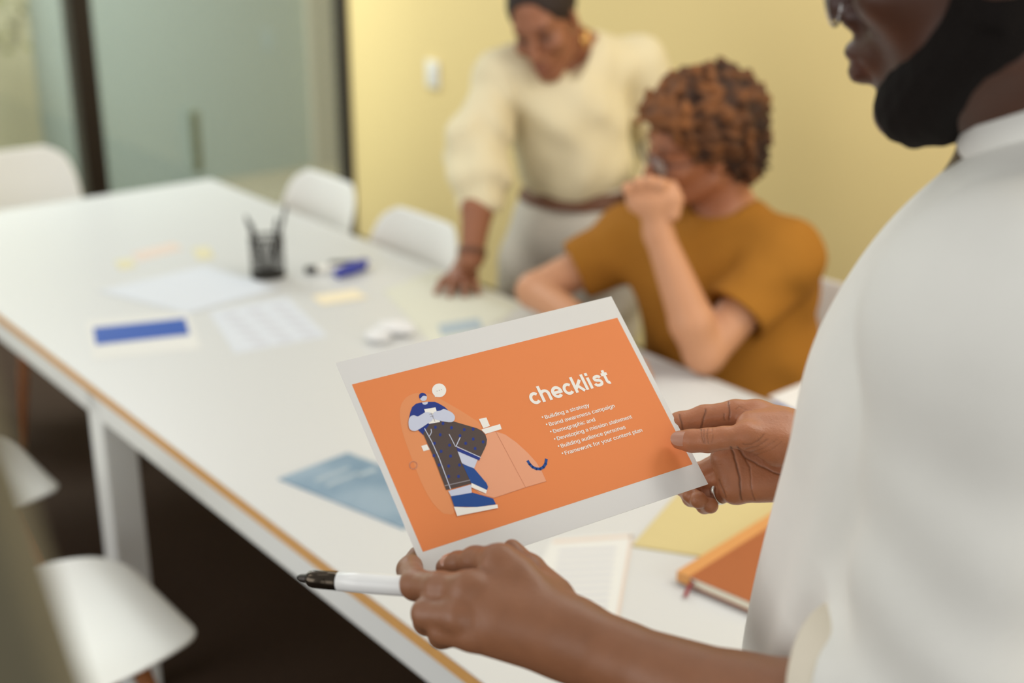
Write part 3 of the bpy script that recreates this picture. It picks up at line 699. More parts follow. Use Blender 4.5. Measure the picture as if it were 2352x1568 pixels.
def fgcol(v):
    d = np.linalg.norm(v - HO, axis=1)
    c = np.where((d < .3)[:, None], c_face_shaded, c_hand).astype(float)
    k = np.arange(len(v)); right = (k >= nR[0]) & (k < nR[0] + nR[1]); left = k >= nR[0] + nR[1]
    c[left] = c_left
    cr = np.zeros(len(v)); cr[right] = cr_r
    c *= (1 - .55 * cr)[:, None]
    # lips a little redder
    lo = (v - HO) @ HB.T / HS; lp = np.exp(-((lo[:, 2] + .066) / .010) ** 2 - (lo[:, 1] / .024) ** 2) * (lo[:, 0] > .09)
    c = c * (1 - .5 * lp[:, None]) + np.array(lin((92, 52, 46))) * .5 * lp[:, None]
    return c
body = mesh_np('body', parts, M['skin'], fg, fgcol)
# fingernails: thin curved plates let into the finger ends
def nail(c, along, up, l, w_, parent):
    a = unit(along); u = unit(np.asarray(up) - a * (np.asarray(up) @ a)); s_ = np.cross(a, u); mb = MB(); vs = []
    n1, n2 = 17, 11
    for i in range(n1):
        t = -1 + 2 * i / (n1 - 1)
        for j in range(n2):
            q = -1 + 2 * j / (n2 - 1); ww = w_ * max(.04, 1 - abs(t) ** 3.0) ** .45 * q; vs.append(c + a * l * t + s_ * ww + u * (.0014 - .35 * ww * ww / w_ - .0005 * t * t))
    mb.add(vs, [(i * n2 + j, i * n2 + j + 1, (i + 1) * n2 + j + 1, (i + 1) * n2 + j) for i in range(n1 - 1) for j in range(n2 - 1)])
    return mb.build('fingernail', M['nail'], parent, smooth=True)
tN = -PN * 0 + unit(EYE - P(1565, 1000, 1.25))
nail(P(1565, 1010, 1.2558) + unit(tN + cU * .15) * .0087, P(1545, 1009, 1.258) - P(1590, 1010, 1.252), tN + cU * .15, .0100, .0068, body)
nail(P(1028, 1297, 1.099) + unit(-cF + cU * .8) * .0097, P(1020, 1303, 1.10) - P(1054, 1293, 1.09), -cF + cU * .8, .0075, .0060, body)
# beard, shirt, ring, spectacles
beardg = G([('+', Loc(G([('+', ell((.061, 0, -.094), (.031, .036, .027)))] + [('+', rc((.052, s_ * .034, -.088), (.0, s_ * .062, -.040), .027, .022), .02) for s_ in (1, -1)] + [('+', rc((.0, s_ * .062, -.040), (.002, s_ * .072, .02), .022, .012), .02) for s_ in (1, -1)] + [('+', rc((.055, 0, -.095), (-.005, 0, -.076), .026, .03), .02)]), HO, HB, HS))])
def beard_fn(p):
    d = beardg.fn(p); h_ = smin(headg.fn(p), neck.fn(p), .03) - f32(.0035); n = vnoise(p, 220, 3)
    return smax(d, h_ - f32(.005), .01) + n * f32(.0012)
bv = sdf_mesh(Fn(beard_fn, beardg.c, beardg.r), .0025)
mesh_np('beard', [bv], M['beard'], fg)
hairg = Loc(G([('+', ell((-.022, 0, .055), (.100, .082, .086))), ('-', ell((.11, 0, -.01), (.075, .1, .085)), .01), ('-', ell((.0, 0, -.11), (.2, .2, .085)), .01)]), HO, HB, HS)
mesh_np('hair', [sdf_mesh(hairg, .004)], M['beard'], fg)
B3 = np.stack([Fd, Ld, Z])
cax = unit(Z + Fd * .45); cc = P(2214, 345, .955) - unit(Fd - cax * (Fd @ cax)) * .070
shirt_it = [('+', rc(P(2395, 620, .94), P(2150, 930, .955), .052, .064)), ('+', ell(NB + Fd * .035 + np.array((0, 0, -.26)), (.128, .178, .26), B3), .06), ('+', ell(NB + Fd * .045 + np.array((0, 0, -.50)), (.150, .175, .27), B3), .08),
            ('+', rc(SL + np.array((0, 0, -.005)), SR, .066, .066), .05), ('+', rc(cc - cax * .058, SL, .060, .064), .05), ('+', rc(cc - cax * .058, SR, .060, .064), .05)]
CE = P(1885, 1565, .945); CD = unit(WL - EL)
slv = G([('+', rc(SL, EL + CD * -.01, .073, .064)), ('+', rc(EL, CE - CD * .005, .064, .055), .03), ('+', rc(CE - CD * .03, CE - CD * .012, .053, .052), .004)])
slr = G([('+', rc(SR, ER, .070, .062)), ('+', rc(ER, ER + (WR - ER) * .45, .062, .052), .03)])
shg = G(shirt_it)
cut = G([('+', rc(cc + cax * .10, cc - cax * .05, .064, .064))])
cutc = G([('+', rc(CE - CD * .02, CE + CD * .12, .050, .052))])
hemz = NB[2] - .70
def shirt_fn(p):
    z = p[:, 2]; a = (p - NB.astype(f32)) @ Fd.astype(f32); b_ = (p - NB.astype(f32)) @ Ld.astype(f32)
    d = shg.fn(p)
    fold = np.sin(b_ * 46 + a * 30 + z * 9 + 2.2 * np.sin(z * 7 + a * 9)) * f32(.0042) + np.sin(a * 70 - b_ * 34 + z * 22 + 1.5 * np.sin(b_ * 21)) * f32(.0018)
    d = d + fold * np.clip((1.52 - z) * 4, 0, 1)
    d = smax(d, f32(hemz) - z, .01)
    e = slv.fn(p); t = np.linalg.norm(p - EL.astype(f32), axis=1)
    e = e + np.sin(((p - SL.astype(f32)) @ unit(EL - SL).astype(f32)) * 75 + b_ * 40 + 2 * np.sin(a * 30)) * f32(.0028) * np.clip(1.3 - np.abs(t - .06) / .2, 0, 1)
    cl = (p - CE.astype(f32)) @ CD.astype(f32)
    e = smax(e, cl + f32(.010), .003)
    
    e = smax(e, -cutc.fn(p), .002)
    d = smin(d, e, .032); d = smin(d, slr.fn(p), .02)
    d = smax(d, -cut.fn(p), .004)
    return d
lo = np.min([shg.lo, slv.lo, slr.lo], 0); hi = np.max([shg.hi, slv.hi, slr.hi], 0); lo[2] = hemz - .01
mesh_np('shirt', [sdf_mesh(Fn(shirt_fn, (lo + hi) / 2, 1), .0032, lo, hi)], M['shirt'], fg)
# turned-up cuff: a loose open sleeve of cloth around the forearm
mb = MB(); n = 56; ca2 = unit(np.cross(CD, Z)); cb2 = np.cross(CD, ca2); vs = []
prof = ((.0, .0545), (.010, .0570), (.022, .0580), (.0335, .0575), (.0350, .0560), (.0340, .0545), (.0220, .0548), (.010, .0535), (.0, .0515))
for k in range(n):
    t_ = 2 * math.pi * k / n; wob = 1 + .018 * math.sin(3 * t_ + 1) + .010 * math.sin(5 * t_)
    for l_, r_ in prof: vs.append(CE + CD * (l_ - .030 + .003 * math.sin(2 * t_)) + (ca2 * math.cos(t_) + cb2 * math.sin(t_)) * r_ * wob)
m9 = len(prof)
mb.add(vs, [(k * m9 + j, ((k + 1) % n) * m9 + j, ((k + 1) % n) * m9 + (j + 1) % m9, k * m9 + (j + 1) % m9) for k in range(n) for j in range(m9)])
o = mb.build('cuff', mat('warm_linen', (222, 214, 196), .9, .15, var=.03, bump=.25, bscale=700), fg, smooth=True); o.matrix_parent_inverse = Matrix.Translation(-fg.location)
# band collar: a thin tilted ring standing around the neck
ca = unit(Fd - cax * (Fd @ cax)); cb = np.cross(cax, ca); mb = MB(); n = 64; vs = []
for k in range(n):
    a = 2 * math.pi * k / n; rr = .069 + .001 * math.sin(3 * a); dn = 0
    for dr, h_ in ((0, -.030), (.0, .017), (.0030, .017), (.0030, -.030)):
        vs.append(cc + (ca * math.cos(a) + cb * math.sin(a)) * (rr + dr - .004 * (h_ > 0)) + cax * (h_ + dn))
mb.add(vs, [(k * 4 + j, ((k + 1) % n) * 4 + j, ((k + 1) % n) * 4 + (j + 1) % 4, k * 4 + (j + 1) % 4) for k in range(n) for j in range(4)])
o = mb.build('collar', M['shirt'], fg, smooth=True); o.matrix_parent_inverse = Matrix.Translation(-fg.location)
# trousers and shoes of the reader (below the frame)
tr = []
for s_ in (1, -1):
    hip = NB + Ld * .085 * s_ - V * .22 + np.array((0, 0, -.70)); foot = np.array((hip[0], hip[1], .07)) + Fd * -.02
    tr += [('+', rc(hip, foot + np.array((0, 0, .40)), .098, .072), .03), ('+', rc(foot + np.array((0, 0, .40)), foot, .072, .062), .01)]
tr += [('+', ell(NB + Fd * .02 - V * .20 + np.array((0, 0, -.66)), (.130, .178, .15), B3), .04)]
mesh_np('trousers', [sdf_mesh(G(tr), .008)], mat('navy_cotton', (46, 50, 62), .9, .1, var=.05), fg)
for s_ in (1, -1):
    hip = NB + Ld * .085 * s_ - V * .22; foot = np.array((hip[0], hip[1], .05)) + Fd * -.02
    g_ = G([('+', rc(foot + np.array((0, 0, .0)), foot + Fd * .18 + np.array((0, 0, -.012)), .046, .036)), ('+', rc(foot, foot + np.array((0, 0, .06)), .044, .042), .02)])
    fn_ = lambda p, g_=g_: smax(g_.fn(p), f32(.0) - p[:, 2], .003)
    mesh_np('shoe', [sdf_mesh(Fn(fn_, g_.c, g_.r), .006)], M['belt'], fg)
def ring_mesh(name, c, ax, r, t, m, parent, hw=None):
    ax = unit(ax); a = unit(np.cross(ax, (.3, .5, .8))); b_ = np.cross(ax, a); hw = hw or t; vs = []; n = 40
    for k in range(n):
        q = 2 * math.pi * k / n; d = a * math.cos(q) + b_ * math.sin(q)
        for i in range(8):
            w_ = 2 * math.pi * i / 8; cw, sw_ = math.cos(w_), math.sin(w_)
            sg = lambda x: math.copysign(abs(x) ** .5, x)
            vs.append(c + d * (r + t * sg(cw)) + ax * hw * sg(sw_))
    o = MB().add(vs, [(k * 8 + i, ((k + 1) % n) * 8 + i, ((k + 1) % n) * 8 + (i + 1) % 8, k * 8 + (i + 1) % 8) for k in range(n) for i in range(8)]).build(name, m, parent, smooth=True)
    o.matrix_parent_inverse = Matrix.Translation(-parent.location); return o
ring_mesh('ring', P(1652, 1133, 1.314), P(1634, 1138, 1.322) - P(1696, 1124, 1.297), .0104, .0007, M['silver'], fg, .0028)
def spectacles(parent, O, B, sc, m_rim, cx=.106, cz=-.004, ry=.026, rz=.023, rim=.0013):
    L = lambda *v: O + B.T @ np.array(v) * sc
    fr = MB()
    for s_ in (1, -1):
        lp = [L(cx - .10 * abs(math.cos(t)) * 0 - .004 * (1 + math.cos(t) * s_ * s_), s_ * (.033 + ry * math.cos(t)), cz + rz * math.sin(t)) for t in np.linspace(0, 2 * math.pi, 33)]
        fr.tube(lp, rim, 8)
        fr.tube([L(cx - .008, s_ * (.033 + ry), cz + .008), L(.07, s_ * .074, cz + .008), L(-.01, s_ * .080, cz + .006), L(-.035, s_ * .078, cz - .012)], rim, 8)
    fr.tube([L(cx - .003, .008, cz + .006), L(cx + .002, 0, cz + .009), L(cx - .003, -.008, cz + .006)], rim, 8)
    f_ = fr.build('spectacles', m_rim, parent, smooth=True); f_.matrix_parent_inverse = Matrix.Translation(-parent.location)
    for s_ in (1, -1):
        q = [L(cx - .004 * (1 + math.cos(t)), s_ * (.033 + ry * math.cos(t)), cz + rz * math.sin(t)) for t in np.linspace(0, 2 * math.pi, 32, endpoint=False)]
        c = L(cx - .001, s_ * .033, cz); lens = MB().add(q + [c], [(k, (k + 1) % 32, 32) for k in range(32)])
        lens.build('lens', M['lens'], f_, smooth=True)
spectacles(fg, HO, HB, HS, M['silver'], cx=.112, cz=-.010, ry=.027, rz=.027)

# ------------------------------------------------------------------ person standing in the cream sweater, leaning on the table
wm = thing('person', (.15, 3.5, 0), 'standing person in cream sweater and grey trousers leaning one hand on the table', 'person')
WS = 1.0
WB = basis(dirz(249, 25), math.radians(12)); WO = P(1254, 54, 3.28)
def wl(*v): return WO + WB.T @ np.array(v) * WS
whead = Loc(head_group(True, 1.0, 1.1), WO, WB, WS)
wNB = P(1362, 128, 3.42)
wSR, wSL = P(1156, 178, 3.36), P(1460, 152, 3.52)
wCH, wWA, wHI = P(1300, 270, 3.43), P(1330, 425, 3.50), P(1335, 540, 3.58)
wER, wWR = P(1092, 335, 3.31), P(1083, 592, 3.235)
wCF = P(1104, 462, 3.27)
wEL, wWL = P(1540, 350, 3.58), P(1500, 480, 3.30)
wf, wlft = dirz(235, 0), dirz(325, 0)
wBB = np.stack([wf, wlft, Z])
hand_p = onz(1066, 650, TZ)
def legs(hip_c, lf, spread, kn, r=(.085, .06, .045)):
    out = []
    for s_ in (1, -1):
        h_ = hip_c + lf * spread * s_; k_ = np.array((h_[0], h_[1], .47)) + kn; a_ = np.array((h_[0], h_[1], .08)) + kn * .6
        out.append((h_, k_, a_))
    return out
wlegs = legs(wHI + np.array((0, 0, -.08)), wlft, .09, wf * .03)
wit = [('+', whead), ('+', rc(wl(-.035, 0, -.05), wNB, .048, .052), .02), ('+', rc(wNB + np.array((0, 0, -.05)), wCH, .07, .10), .04), ('+', rc(wSR, wSL, .05, .05), .05), ('+', rc(wCH, wWA, .11, .105), .05), ('+', rc(wWA, wHI, .105, .13), .05),
       ('+', rc(wSR, wER, .045, .038), .02), ('+', rc(wER, P(1097, 480, 3.25), .038, .039), .01), ('+', rc(P(1097, 480, 3.25), wWR, .039, .026), .01), ('+', rc(wSL, wEL, .045, .038), .02), ('+', rc(wEL, wWL, .038, .026), .01)]
for h_, k_, a_ in wlegs:
    wit += [('+', rc(h_, k_, .09, .055), .03), ('+', rc(k_, a_, .055, .038), .02), ('+', rc(a_ + np.array((0, 0, -.03)), a_ + wf * .15 + np.array((0, 0, -.055)), .032, .022), .02)]
# right hand flat on the table, fingers spread
hb = hand_p + np.array((0, 0, .032)); hd_ = unit(np.array((-.12, -1, 0))); hs_ = np.cross(Z, hd_)
wit += [('+', rc(wWR, hb + np.array((0, .01, .012)), .026, .024), .02), ('+', ell(hb + hd_ * .025 + np.array((0, 0, -.006)), (.048, .040, .020), np.stack([hd_, hs_, Z])), .02)]
for q, l, s_ in ((-.36, .060, -.030), (-.1, .072, -.010), (.12, .068, .012), (.36, .052, .030)):
    d = hd_ * math.cos(q) + hs_ * math.sin(q); b0 = hb + hd_ * .05 + hs_ * s_ + np.array((0, 0, -.006))
    g_ = G(chain([(b0, .0105), (b0 + d * l * .5 + np.array((0, 0, -.004)), .0092), (b0 + d * l + np.array((0, 0, -.0175)), .0075)], .004)); wit.append(('+', g_, .006))
d = unit(hs_ * -.9 + hd_ * .5); wit.append(('+', G(chain([(hb - hs_ * .015, .013), (hb + d * .035 + np.array((0, 0, -.01)), .0105), (hb + d * .062 + np.array((0, 0, -.022)), .0085)], .004)), .008))
# left hand on the chair back behind the seated person
d0 = unit(wWL - wEL); wit += [('+', ell(wWL + d0 * .045, (.045, .038, .018), basis(d0)), .015)]
for k in range(4): 
    b0 = wWL + d0 * .08 + np.cross(Z, d0) * (k - 1.5) * .018; wit.append(('+', rc(b0, b0 + d0 * .045 + np.array((0, 0, -.03)), .009, .0075), .005))
wit.append(('+', rc(wWL + d0 * .02 + np.cross(Z, d0) * .03, wWL + d0 * .07 + np.cross(Z, d0) * .05, .011, .009), .008))
wbodyg = G(wit)
w_hi = lin((146, 94, 66))
def wcol(v):
    lo = (v - WO) @ WB.T / WS; c = np.tile(np.array(w_hi), (len(v), 1)); hd = np.linalg.norm(lo, axis=1) < .2
    def mixin(k, tgt):
        k = (k * hd)[:, None]; return c * (1 - k) + np.array(lin(tgt)) * k
    for s_ in (1, -1):
        e = np.exp(-((lo[:, 1] - s_ * .031) / .016) ** 2 - ((lo[:, 2] - .008) / .0095) ** 2) * (lo[:, 0] > .05); c = mixin(.95 * e, (44, 28, 24))
        e = np.exp(-((lo[:, 1] - s_ * .034) / .018) ** 2 - ((lo[:, 2] - .034) / .005) ** 2) * (lo[:, 0] > .05); c = mixin(.7 * e, (50, 32, 26))
    e = np.exp(-((lo[:, 2] + .064) / .011) ** 2 - (lo[:, 1] / .022) ** 2) * (lo[:, 0] > .08); c = mixin(.7 * e, (128, 66, 58))
    return c
mesh_np('body', [sdf_mesh(wbodyg, .0036)], M['skinbg'], wm, wcol)
whair = Loc(G([('+', ell((-.020, 0, .052), (.104, .083, .088))), ('+', ell((-.11, 0, .05), (.045, .05, .045)), .02), ('-', ell((.115, 0, .020), (.078, .074, .085)), .012), ('-', ell((.02, 0, -.11), (.2, .2, .085)), .01)]), WO, WB, WS)
mesh_np('hair', [sdf_mesh(Fn(lambda p: whair.fn(p) + vnoise(p, 160, 5) * f32(.002), whair.c, whair.r), .004)], M['darkhair'], wm)
swg = G([('+', rc(P(1275, 215, 3.43), P(1335, 215, 3.47), .125, .12)), ('+', rc(wCH, P(1322, 372, 3.48), .140, .145), .06), ('+', rc(wSR, wSL, .068, .070), .06), ('+', rc(wNB + np.array((0, 0, -.035)), wSL, .072, .068), .05), ('+', rc(wNB + np.array((0, 0, -.035)), wSR, .072, .064), .05)])
swr = G([('+', rc(wSR, wER, .066, .074)), ('+', rc(wER, P(1102, 415, 3.28), .074, .070), .03), ('+', rc(P(1102, 415, 3.28), wCF, .066, .054), .03)])
swl = G([('+', rc(wSL, wEL, .078, .085)), ('+', rc(wEL, wEL + (wWL - wEL) * .75, .08, .055), .03)])
wcut = G([('+', rc(wl(-.035, 0, -.05), wNB + np.array((0, 0, -.03)), .049, .050)), ('+', rc(P(1312, 110, 3.33), P(1318, 182, 3.31), .048, .014), .01)])
whem = P(1330, 438, 3.5)
def sw_fn(p):
    d = swg.fn(p); z = p[:, 2]; x = p[:, 0]
    d = d + (np.sin(x * 38 + z * 12 + np.sin(z * 17) * 2) * f32(.005) + vnoise(p, 45, 2) * f32(.004))
    d = smax(d, f32(whem[2] - .035) - z + vnoise(p, 30, 9) * f32(.006), .03)
    e = swr.fn(p) + np.sin(z * 62 + x * 25 + 2.5 * np.sin(x * 30)) * f32(.0055) + vnoise(p, 45, 4) * f32(.006)
    e = smax(e, f32(wCF[2] - .02) - z, .008)
    l_ = swl.fn(p) + vnoise(p, 50, 6) * f32(.006)
    d = smin(smin(d, e, .02), l_, .02)
    return smax(d, -wcut.fn(p), .006)
lo = np.min([swg.lo, swr.lo, swl.lo], 0); hi = np.max([swg.hi, swr.hi, swl.hi], 0)
mesh_np('sweater', [sdf_mesh(Fn(sw_fn, (lo + hi) / 2, 1), .005, lo, hi)], M['sweater'], wm)
trg = [('+', rc(P(1332, 432, 3.51), P(1332, 505, 3.56), .126, .165)), ('+', ell(wHI, (.165, .190, .14), wBB), .05)]
for h_, k_, a_ in wlegs: trg += [('+', rc(h_ + wf * .05, k_ + wf * .03, .125, .09), .03), ('+', rc(k_ + wf * .03, a_, .09, .085), .03)]
trgG = G(trg)
def tr_fn(p):
    d = trgG.fn(p); z = p[:, 2]
    d = d + np.sin(p[:, 0] * 40 - z * 28 + 2 * np.sin(z * 16)) * f32(.005)
    return smax(smax(d, z - f32(whem[2] + .02), .01), f32(.07) - z, .01)
mesh_np('trousers', [sdf_mesh(Fn(tr_fn, trgG.c, trgG.r), .006, trgG.lo, trgG.hi)], M['linen'], wm)
bz = whem[2]
def belt_fn(p):
    d = np.abs(trgG.fn(p) - f32(.004)) - f32(.0035); return smax(d, np.abs(p[:, 2] - f32(bz - .005)) - f32(.021), .003)
mesh_np('belt', [sdf_mesh(Fn(belt_fn, wWA, .3), .004, wWA - .24, wWA + .24)], M['belt'], wm)
for h_, k_, a_ in wlegs:
    g_ = G([('+', rc(a_ + np.array((0, 0, -.025)), a_ + wf * .16 + np.array((0, 0, -.045)), .046, .034)), ('+', rc(a_ + np.array((0, 0, -.02)), a_ + np.array((0, 0, .03)), .044, .04), .02)])
    fn_ = lambda p, g_=g_: smax(g_.fn(p), -p[:, 2], .003)
    mesh_np('shoe', [sdf_mesh(Fn(fn_, g_.c, g_.r), .006)], M['belt'], wm)
er = wl(-.008, .083, -.040); ring_mesh('earring', er + np.array((.004, -.004, -.016)), (1, .25, 0), .019, .0048, M['gold'], wm)
ring_mesh('bracelet', wWR + (P(1097, 480, 3.25) - wWR) * .12, P(1097, 480, 3.25) - wWR, .029, .006, M['belt'], wm, .010)

# ------------------------------------------------------------------ seated person in the ochre shirt, chin on fist
sm = thing('person', (.55, 2.9, 0), 'seated curly-haired person in ochre shirt and glasses resting chin on fist', 'person')
MB_ = basis(dirz(199, 14), math.radians(-12)); MO = P(1600, 335, 2.77); MS = 1.0
def ml(*v): return MO + MB_.T @ np.array(v) * MS
mhead = Loc(head_group(False, .9, 1.0), MO, MB_, MS)
mNB = P(1668, 478, 2.86)
mSL, mSR = P(1800, 590, 2.80), P(1452, 560, 3.00)
mCH, mBE = P(1660, 690, 2.93), P(1690, 850, 2.97)
mEL, mWL = P(1618, 812, 2.735), P(1512, 535, 2.690)
mER, mWR = P(1228, 668, 3.00), P(1372, 765, 2.80)
mft, mlf = -V, dirz(math.degrees(math.atan2(-V[1], -V[0])) + 90, 0)
mHI = np.array((mBE[0], mBE[1], .555)) + V * .02
mit = [('+', mhead), ('+', rc(ml(-.035, 0, -.05), mNB, .055, .060), .025), ('+', rc(mSL, mSR, .055, .055), .05), ('+', rc(mNB + np.array((0, 0, -.06)), mCH, .08, .115), .05), ('+', rc(mCH, mBE, .115, .12), .05), ('+', rc(mBE, mHI, .12, .12), .05),
       ('+', rc(mSL, mEL, .052, .041), .02), ('+', rc(mEL, P(1590, 740, 2.71), .041, .045), .012), ('+', rc(P(1590, 740, 2.71), mWL, .045, .028), .01), ('+', rc(mSR, mER, .050, .040), .02), ('+', rc(mER, mWR, .040, .028), .012)]
for s_ in (1, -1):
    h_ = mHI + mlf * .09 * s_ + np.array((0, 0, -.02)); k_ = np.array((h_[0], h_[1], .5)) + mft * .40; a_ = np.array((k_[0], k_[1], .07)) + mft * -.04
    mit += [('+', rc(h_, k_, .075, .055), .03), ('+', rc(k_, a_, .055, .038), .02), ('+', rc(a_ + np.array((0, 0, -.03)), a_ + mft * .16 + np.array((0, 0, -.045)), .032, .024), .02)]
# left fist under the nose and mouth
fw = unit(P(1500, 465, 2.665) - mWL)
mit += [('+', rc(mWL, P(1503, 470, 2.675), .028, .030), .015), ('+', rc(P(1465, 462, 2.675), P(1535, 455, 2.665), .024, .024), .02)]
for i, (x, y, dd) in enumerate(((1540, 436, 2.655), (1514, 428, 2.655), (1488, 432, 2.660), (1464, 444, 2.668))):
    g_ = G(chain([(P(x - 6, y + 18, dd + .012), .0125), (P(x - 22, y - 12, dd - .012), .0115), (P(x + 4, y - 10, dd + .022), .0100), (P(x + 10, y + 12, dd + .028), .0090)], .004)); mit.append(('+', g_, .005))
mit.append(('+', G(chain([(P(1546, 492, 2.665), .0145), (P(1556, 458, 2.660), .0120), (P(1548, 430, 2.662), .0100)], .004)), .008))
# right hand lying on the table
d0 = unit(mWR - mER); d0 = unit(np.array((d0[0], d0[1], -.05))); sd_ = np.cross(Z, d0); hb = np.array((mWR[0], mWR[1], TZ + .030))
mit += [('+', rc(mWR, hb, .028, .026), .02), ('+', ell(hb + d0 * .045, (.05, .042, .019), np.stack([d0, sd_, Z])), .02)]
for k in range(4):
    b0 = hb + d0 * .085 + sd_ * (k - 1.5) * .020; g_ = G(chain([(b0, .0105), (b0 + d0 * .035 + np.array((0, 0, .002)), .0095), (b0 + d0 * .06 + np.array((0, 0, -.016)), .008)], .004)); mit.append(('+', g_, .005))
mit.append(('+', G(chain([(hb + d0 * .02 - sd_ * .03, .013), (hb + d0 * .055 - sd_ * .056 + np.array((0, 0, -.008)), .0105), (hb + d0 * .085 - sd_ * .058 + np.array((0, 0, -.014)), .0085)], .004)), .008))
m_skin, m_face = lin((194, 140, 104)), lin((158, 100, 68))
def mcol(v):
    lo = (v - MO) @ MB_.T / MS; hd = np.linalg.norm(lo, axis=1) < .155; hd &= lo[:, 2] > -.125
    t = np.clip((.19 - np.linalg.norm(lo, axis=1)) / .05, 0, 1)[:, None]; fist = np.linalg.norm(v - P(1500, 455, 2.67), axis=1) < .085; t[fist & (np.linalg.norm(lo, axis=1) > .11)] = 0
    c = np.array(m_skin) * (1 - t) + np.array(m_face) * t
    for s_ in (1, -1):
        e = np.exp(-((lo[:, 1] - s_ * .031) / .014) ** 2 - ((lo[:, 2] - .008) / .006) ** 2) * (lo[:, 0] > .05) * hd; c = c * (1 - .8 * e[:, None]) + np.array(lin((44, 28, 24))) * .8 * e[:, None]
        e = np.exp(-((lo[:, 1] - s_ * .034) / .020) ** 2 - ((lo[:, 2] - .035) / .006) ** 2) * (lo[:, 0] > .05) * hd; c = c * (1 - .8 * e[:, None]) + np.array(lin((58, 36, 24))) * .8 * e[:, None]
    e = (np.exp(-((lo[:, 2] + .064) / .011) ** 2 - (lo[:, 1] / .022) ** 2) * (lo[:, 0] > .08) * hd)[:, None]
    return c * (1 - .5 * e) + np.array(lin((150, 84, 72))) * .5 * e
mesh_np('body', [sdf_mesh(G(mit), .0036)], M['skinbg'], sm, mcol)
mhg = Loc(G([('+', ell((-.034, 0, .058), (.122, .112, .105))), ('+', ell((-.085, 0, -.03), (.062, .085, .078)), .04), ('+', ell((.055, .0, .085), (.055, .075, .042)), .03), ('-', ell((.120, .004, -.004), (.094, .090, .094)), .015), ('-', ell((.04, 0, -.12), (.12, .12, .085)), .02)]), MO, MB_, MS)
cpts = rng.normal(size=(420, 3)); cpts /= np.linalg.norm(cpts, axis=1, keepdims=True)
def curl_fn(p):
    lo = (p - MO.astype(f32)) @ MB_.T.astype(f32)
    d = mhg.fn(p)
    return d + (np.sin(lo[:, 0] * 120 + 3 * np.sin(lo[:, 2] * 55)) * np.sin(lo[:, 1] * 115 + 2 * np.sin(lo[:, 0] * 60)) * np.sin(lo[:, 2] * 125 + 1) * f32(.011) + vnoise(lo, 75, 8) * f32(.009))
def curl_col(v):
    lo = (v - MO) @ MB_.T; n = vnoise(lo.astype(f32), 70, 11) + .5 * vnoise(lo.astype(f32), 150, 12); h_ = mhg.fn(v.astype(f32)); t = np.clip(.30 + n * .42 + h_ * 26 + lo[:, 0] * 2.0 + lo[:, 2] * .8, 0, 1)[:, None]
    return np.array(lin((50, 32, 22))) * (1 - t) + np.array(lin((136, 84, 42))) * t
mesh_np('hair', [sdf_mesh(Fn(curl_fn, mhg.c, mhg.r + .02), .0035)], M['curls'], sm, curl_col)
spectacles(sm, MO, MB_, MS, M['black'], cx=.108, cz=.004, ry=.026, rz=.021, rim=.0014)
teg = G([('+', rc(mSL, mSR, .078, .078)), ('+', rc(mNB + np.array((0, 0, -.055)), mSL, .078, .074), .05), ('+', rc(mNB + np.array((0, 0, -.055)), mSR, .078, .074), .05), ('+', rc(P(1640, 640, 2.93), mBE, .150, .150), .06), ('+', rc(P(1745, 650, 2.91), P(1760, 860, 2.95), .125, .115), .05), ('+', rc(P(1580, 660, 2.97), P(1600, 800, 2.98), .11, .11), .05), ('+', rc(mBE, mHI, .150, .15), .04)])
mA = unit(mEL - mSL); mB = unit(mER - mSR)
tsl = G([('+', rc(mSL, mSL + mA * .19, .078, .072))]); tsr = G([('+', rc(mSR, mSR + mB * .17, .074, .066))])
tcut = G([('+', rc(ml(-.035, 0, -.05), mNB + np.array((0, 0, -.02)), .062, .070))])
tcl = G([('+', rc(mSL + mA * .10, mSL + mA * .34, .056, .060)), ('+', rc(mSR + mB * .09, mSR + mB * .30, .054, .056))])
def te_fn(p):
    d = teg.fn(p); z = p[:, 2]; a = p @ U.astype(f32); b_ = p @ V.astype(f32)
    d = d + np.sin(a * 30 + z * 34 + 2 * np.sin(b_ * 18)) * f32(.0040) + np.sin(z * 60 - a * 20 + 2 * np.sin(a * 25)) * f32(.0020)
    sl = smax(tsl.fn(p) + np.sin(z * 70 + a * 25) * f32(.003), (p - mSL.astype(f32)) @ mA.astype(f32) - f32(.165), .004)
    sr = smax(tsr.fn(p) + np.sin(z * 70 + a * 25) * f32(.003), (p - mSR.astype(f32)) @ mB.astype(f32) - f32(.14), .004)
    d = smin(smin(d, sl, .02), sr, .02)
    d = smax(d, -tcut.fn(p), .006); d = smax(d, -tcl.fn(p), .004)
    return smax(d, f32(.47) - z, .01)
lo = np.min([teg.lo, tsl.lo, tsr.lo], 0); hi = np.max([teg.hi, tsl.hi, tsr.hi], 0); lo[2] = .46
mesh_np('shirt', [sdf_mesh(Fn(te_fn, (lo + hi) / 2, 1), .005, lo, hi)], M['tee'], sm)
jt = []
for s_ in (1, -1):
    h_ = mHI + mlf * .09 * s_ + np.array((0, 0, -.02)); k_ = np.array((h_[0], h_[1], .5)) + mft * .40; a_ = np.array((k_[0], k_[1], .09)) + mft * -.04
    jt += [('+', rc(h_, k_, .088, .068), .03), ('+', rc(k_, a_, .068, .058), .03)]
jt += [('+', ell(mHI, (.14, .175, .10), np.stack([mft, mlf, Z])), .04)]
mesh_np('trousers', [sdf_mesh(G(jt), .008)], M['trous_bg'] if 'trous_bg' in M else mat('dark_denim', (48, 48, 54), .9, .1, var=.06), sm)
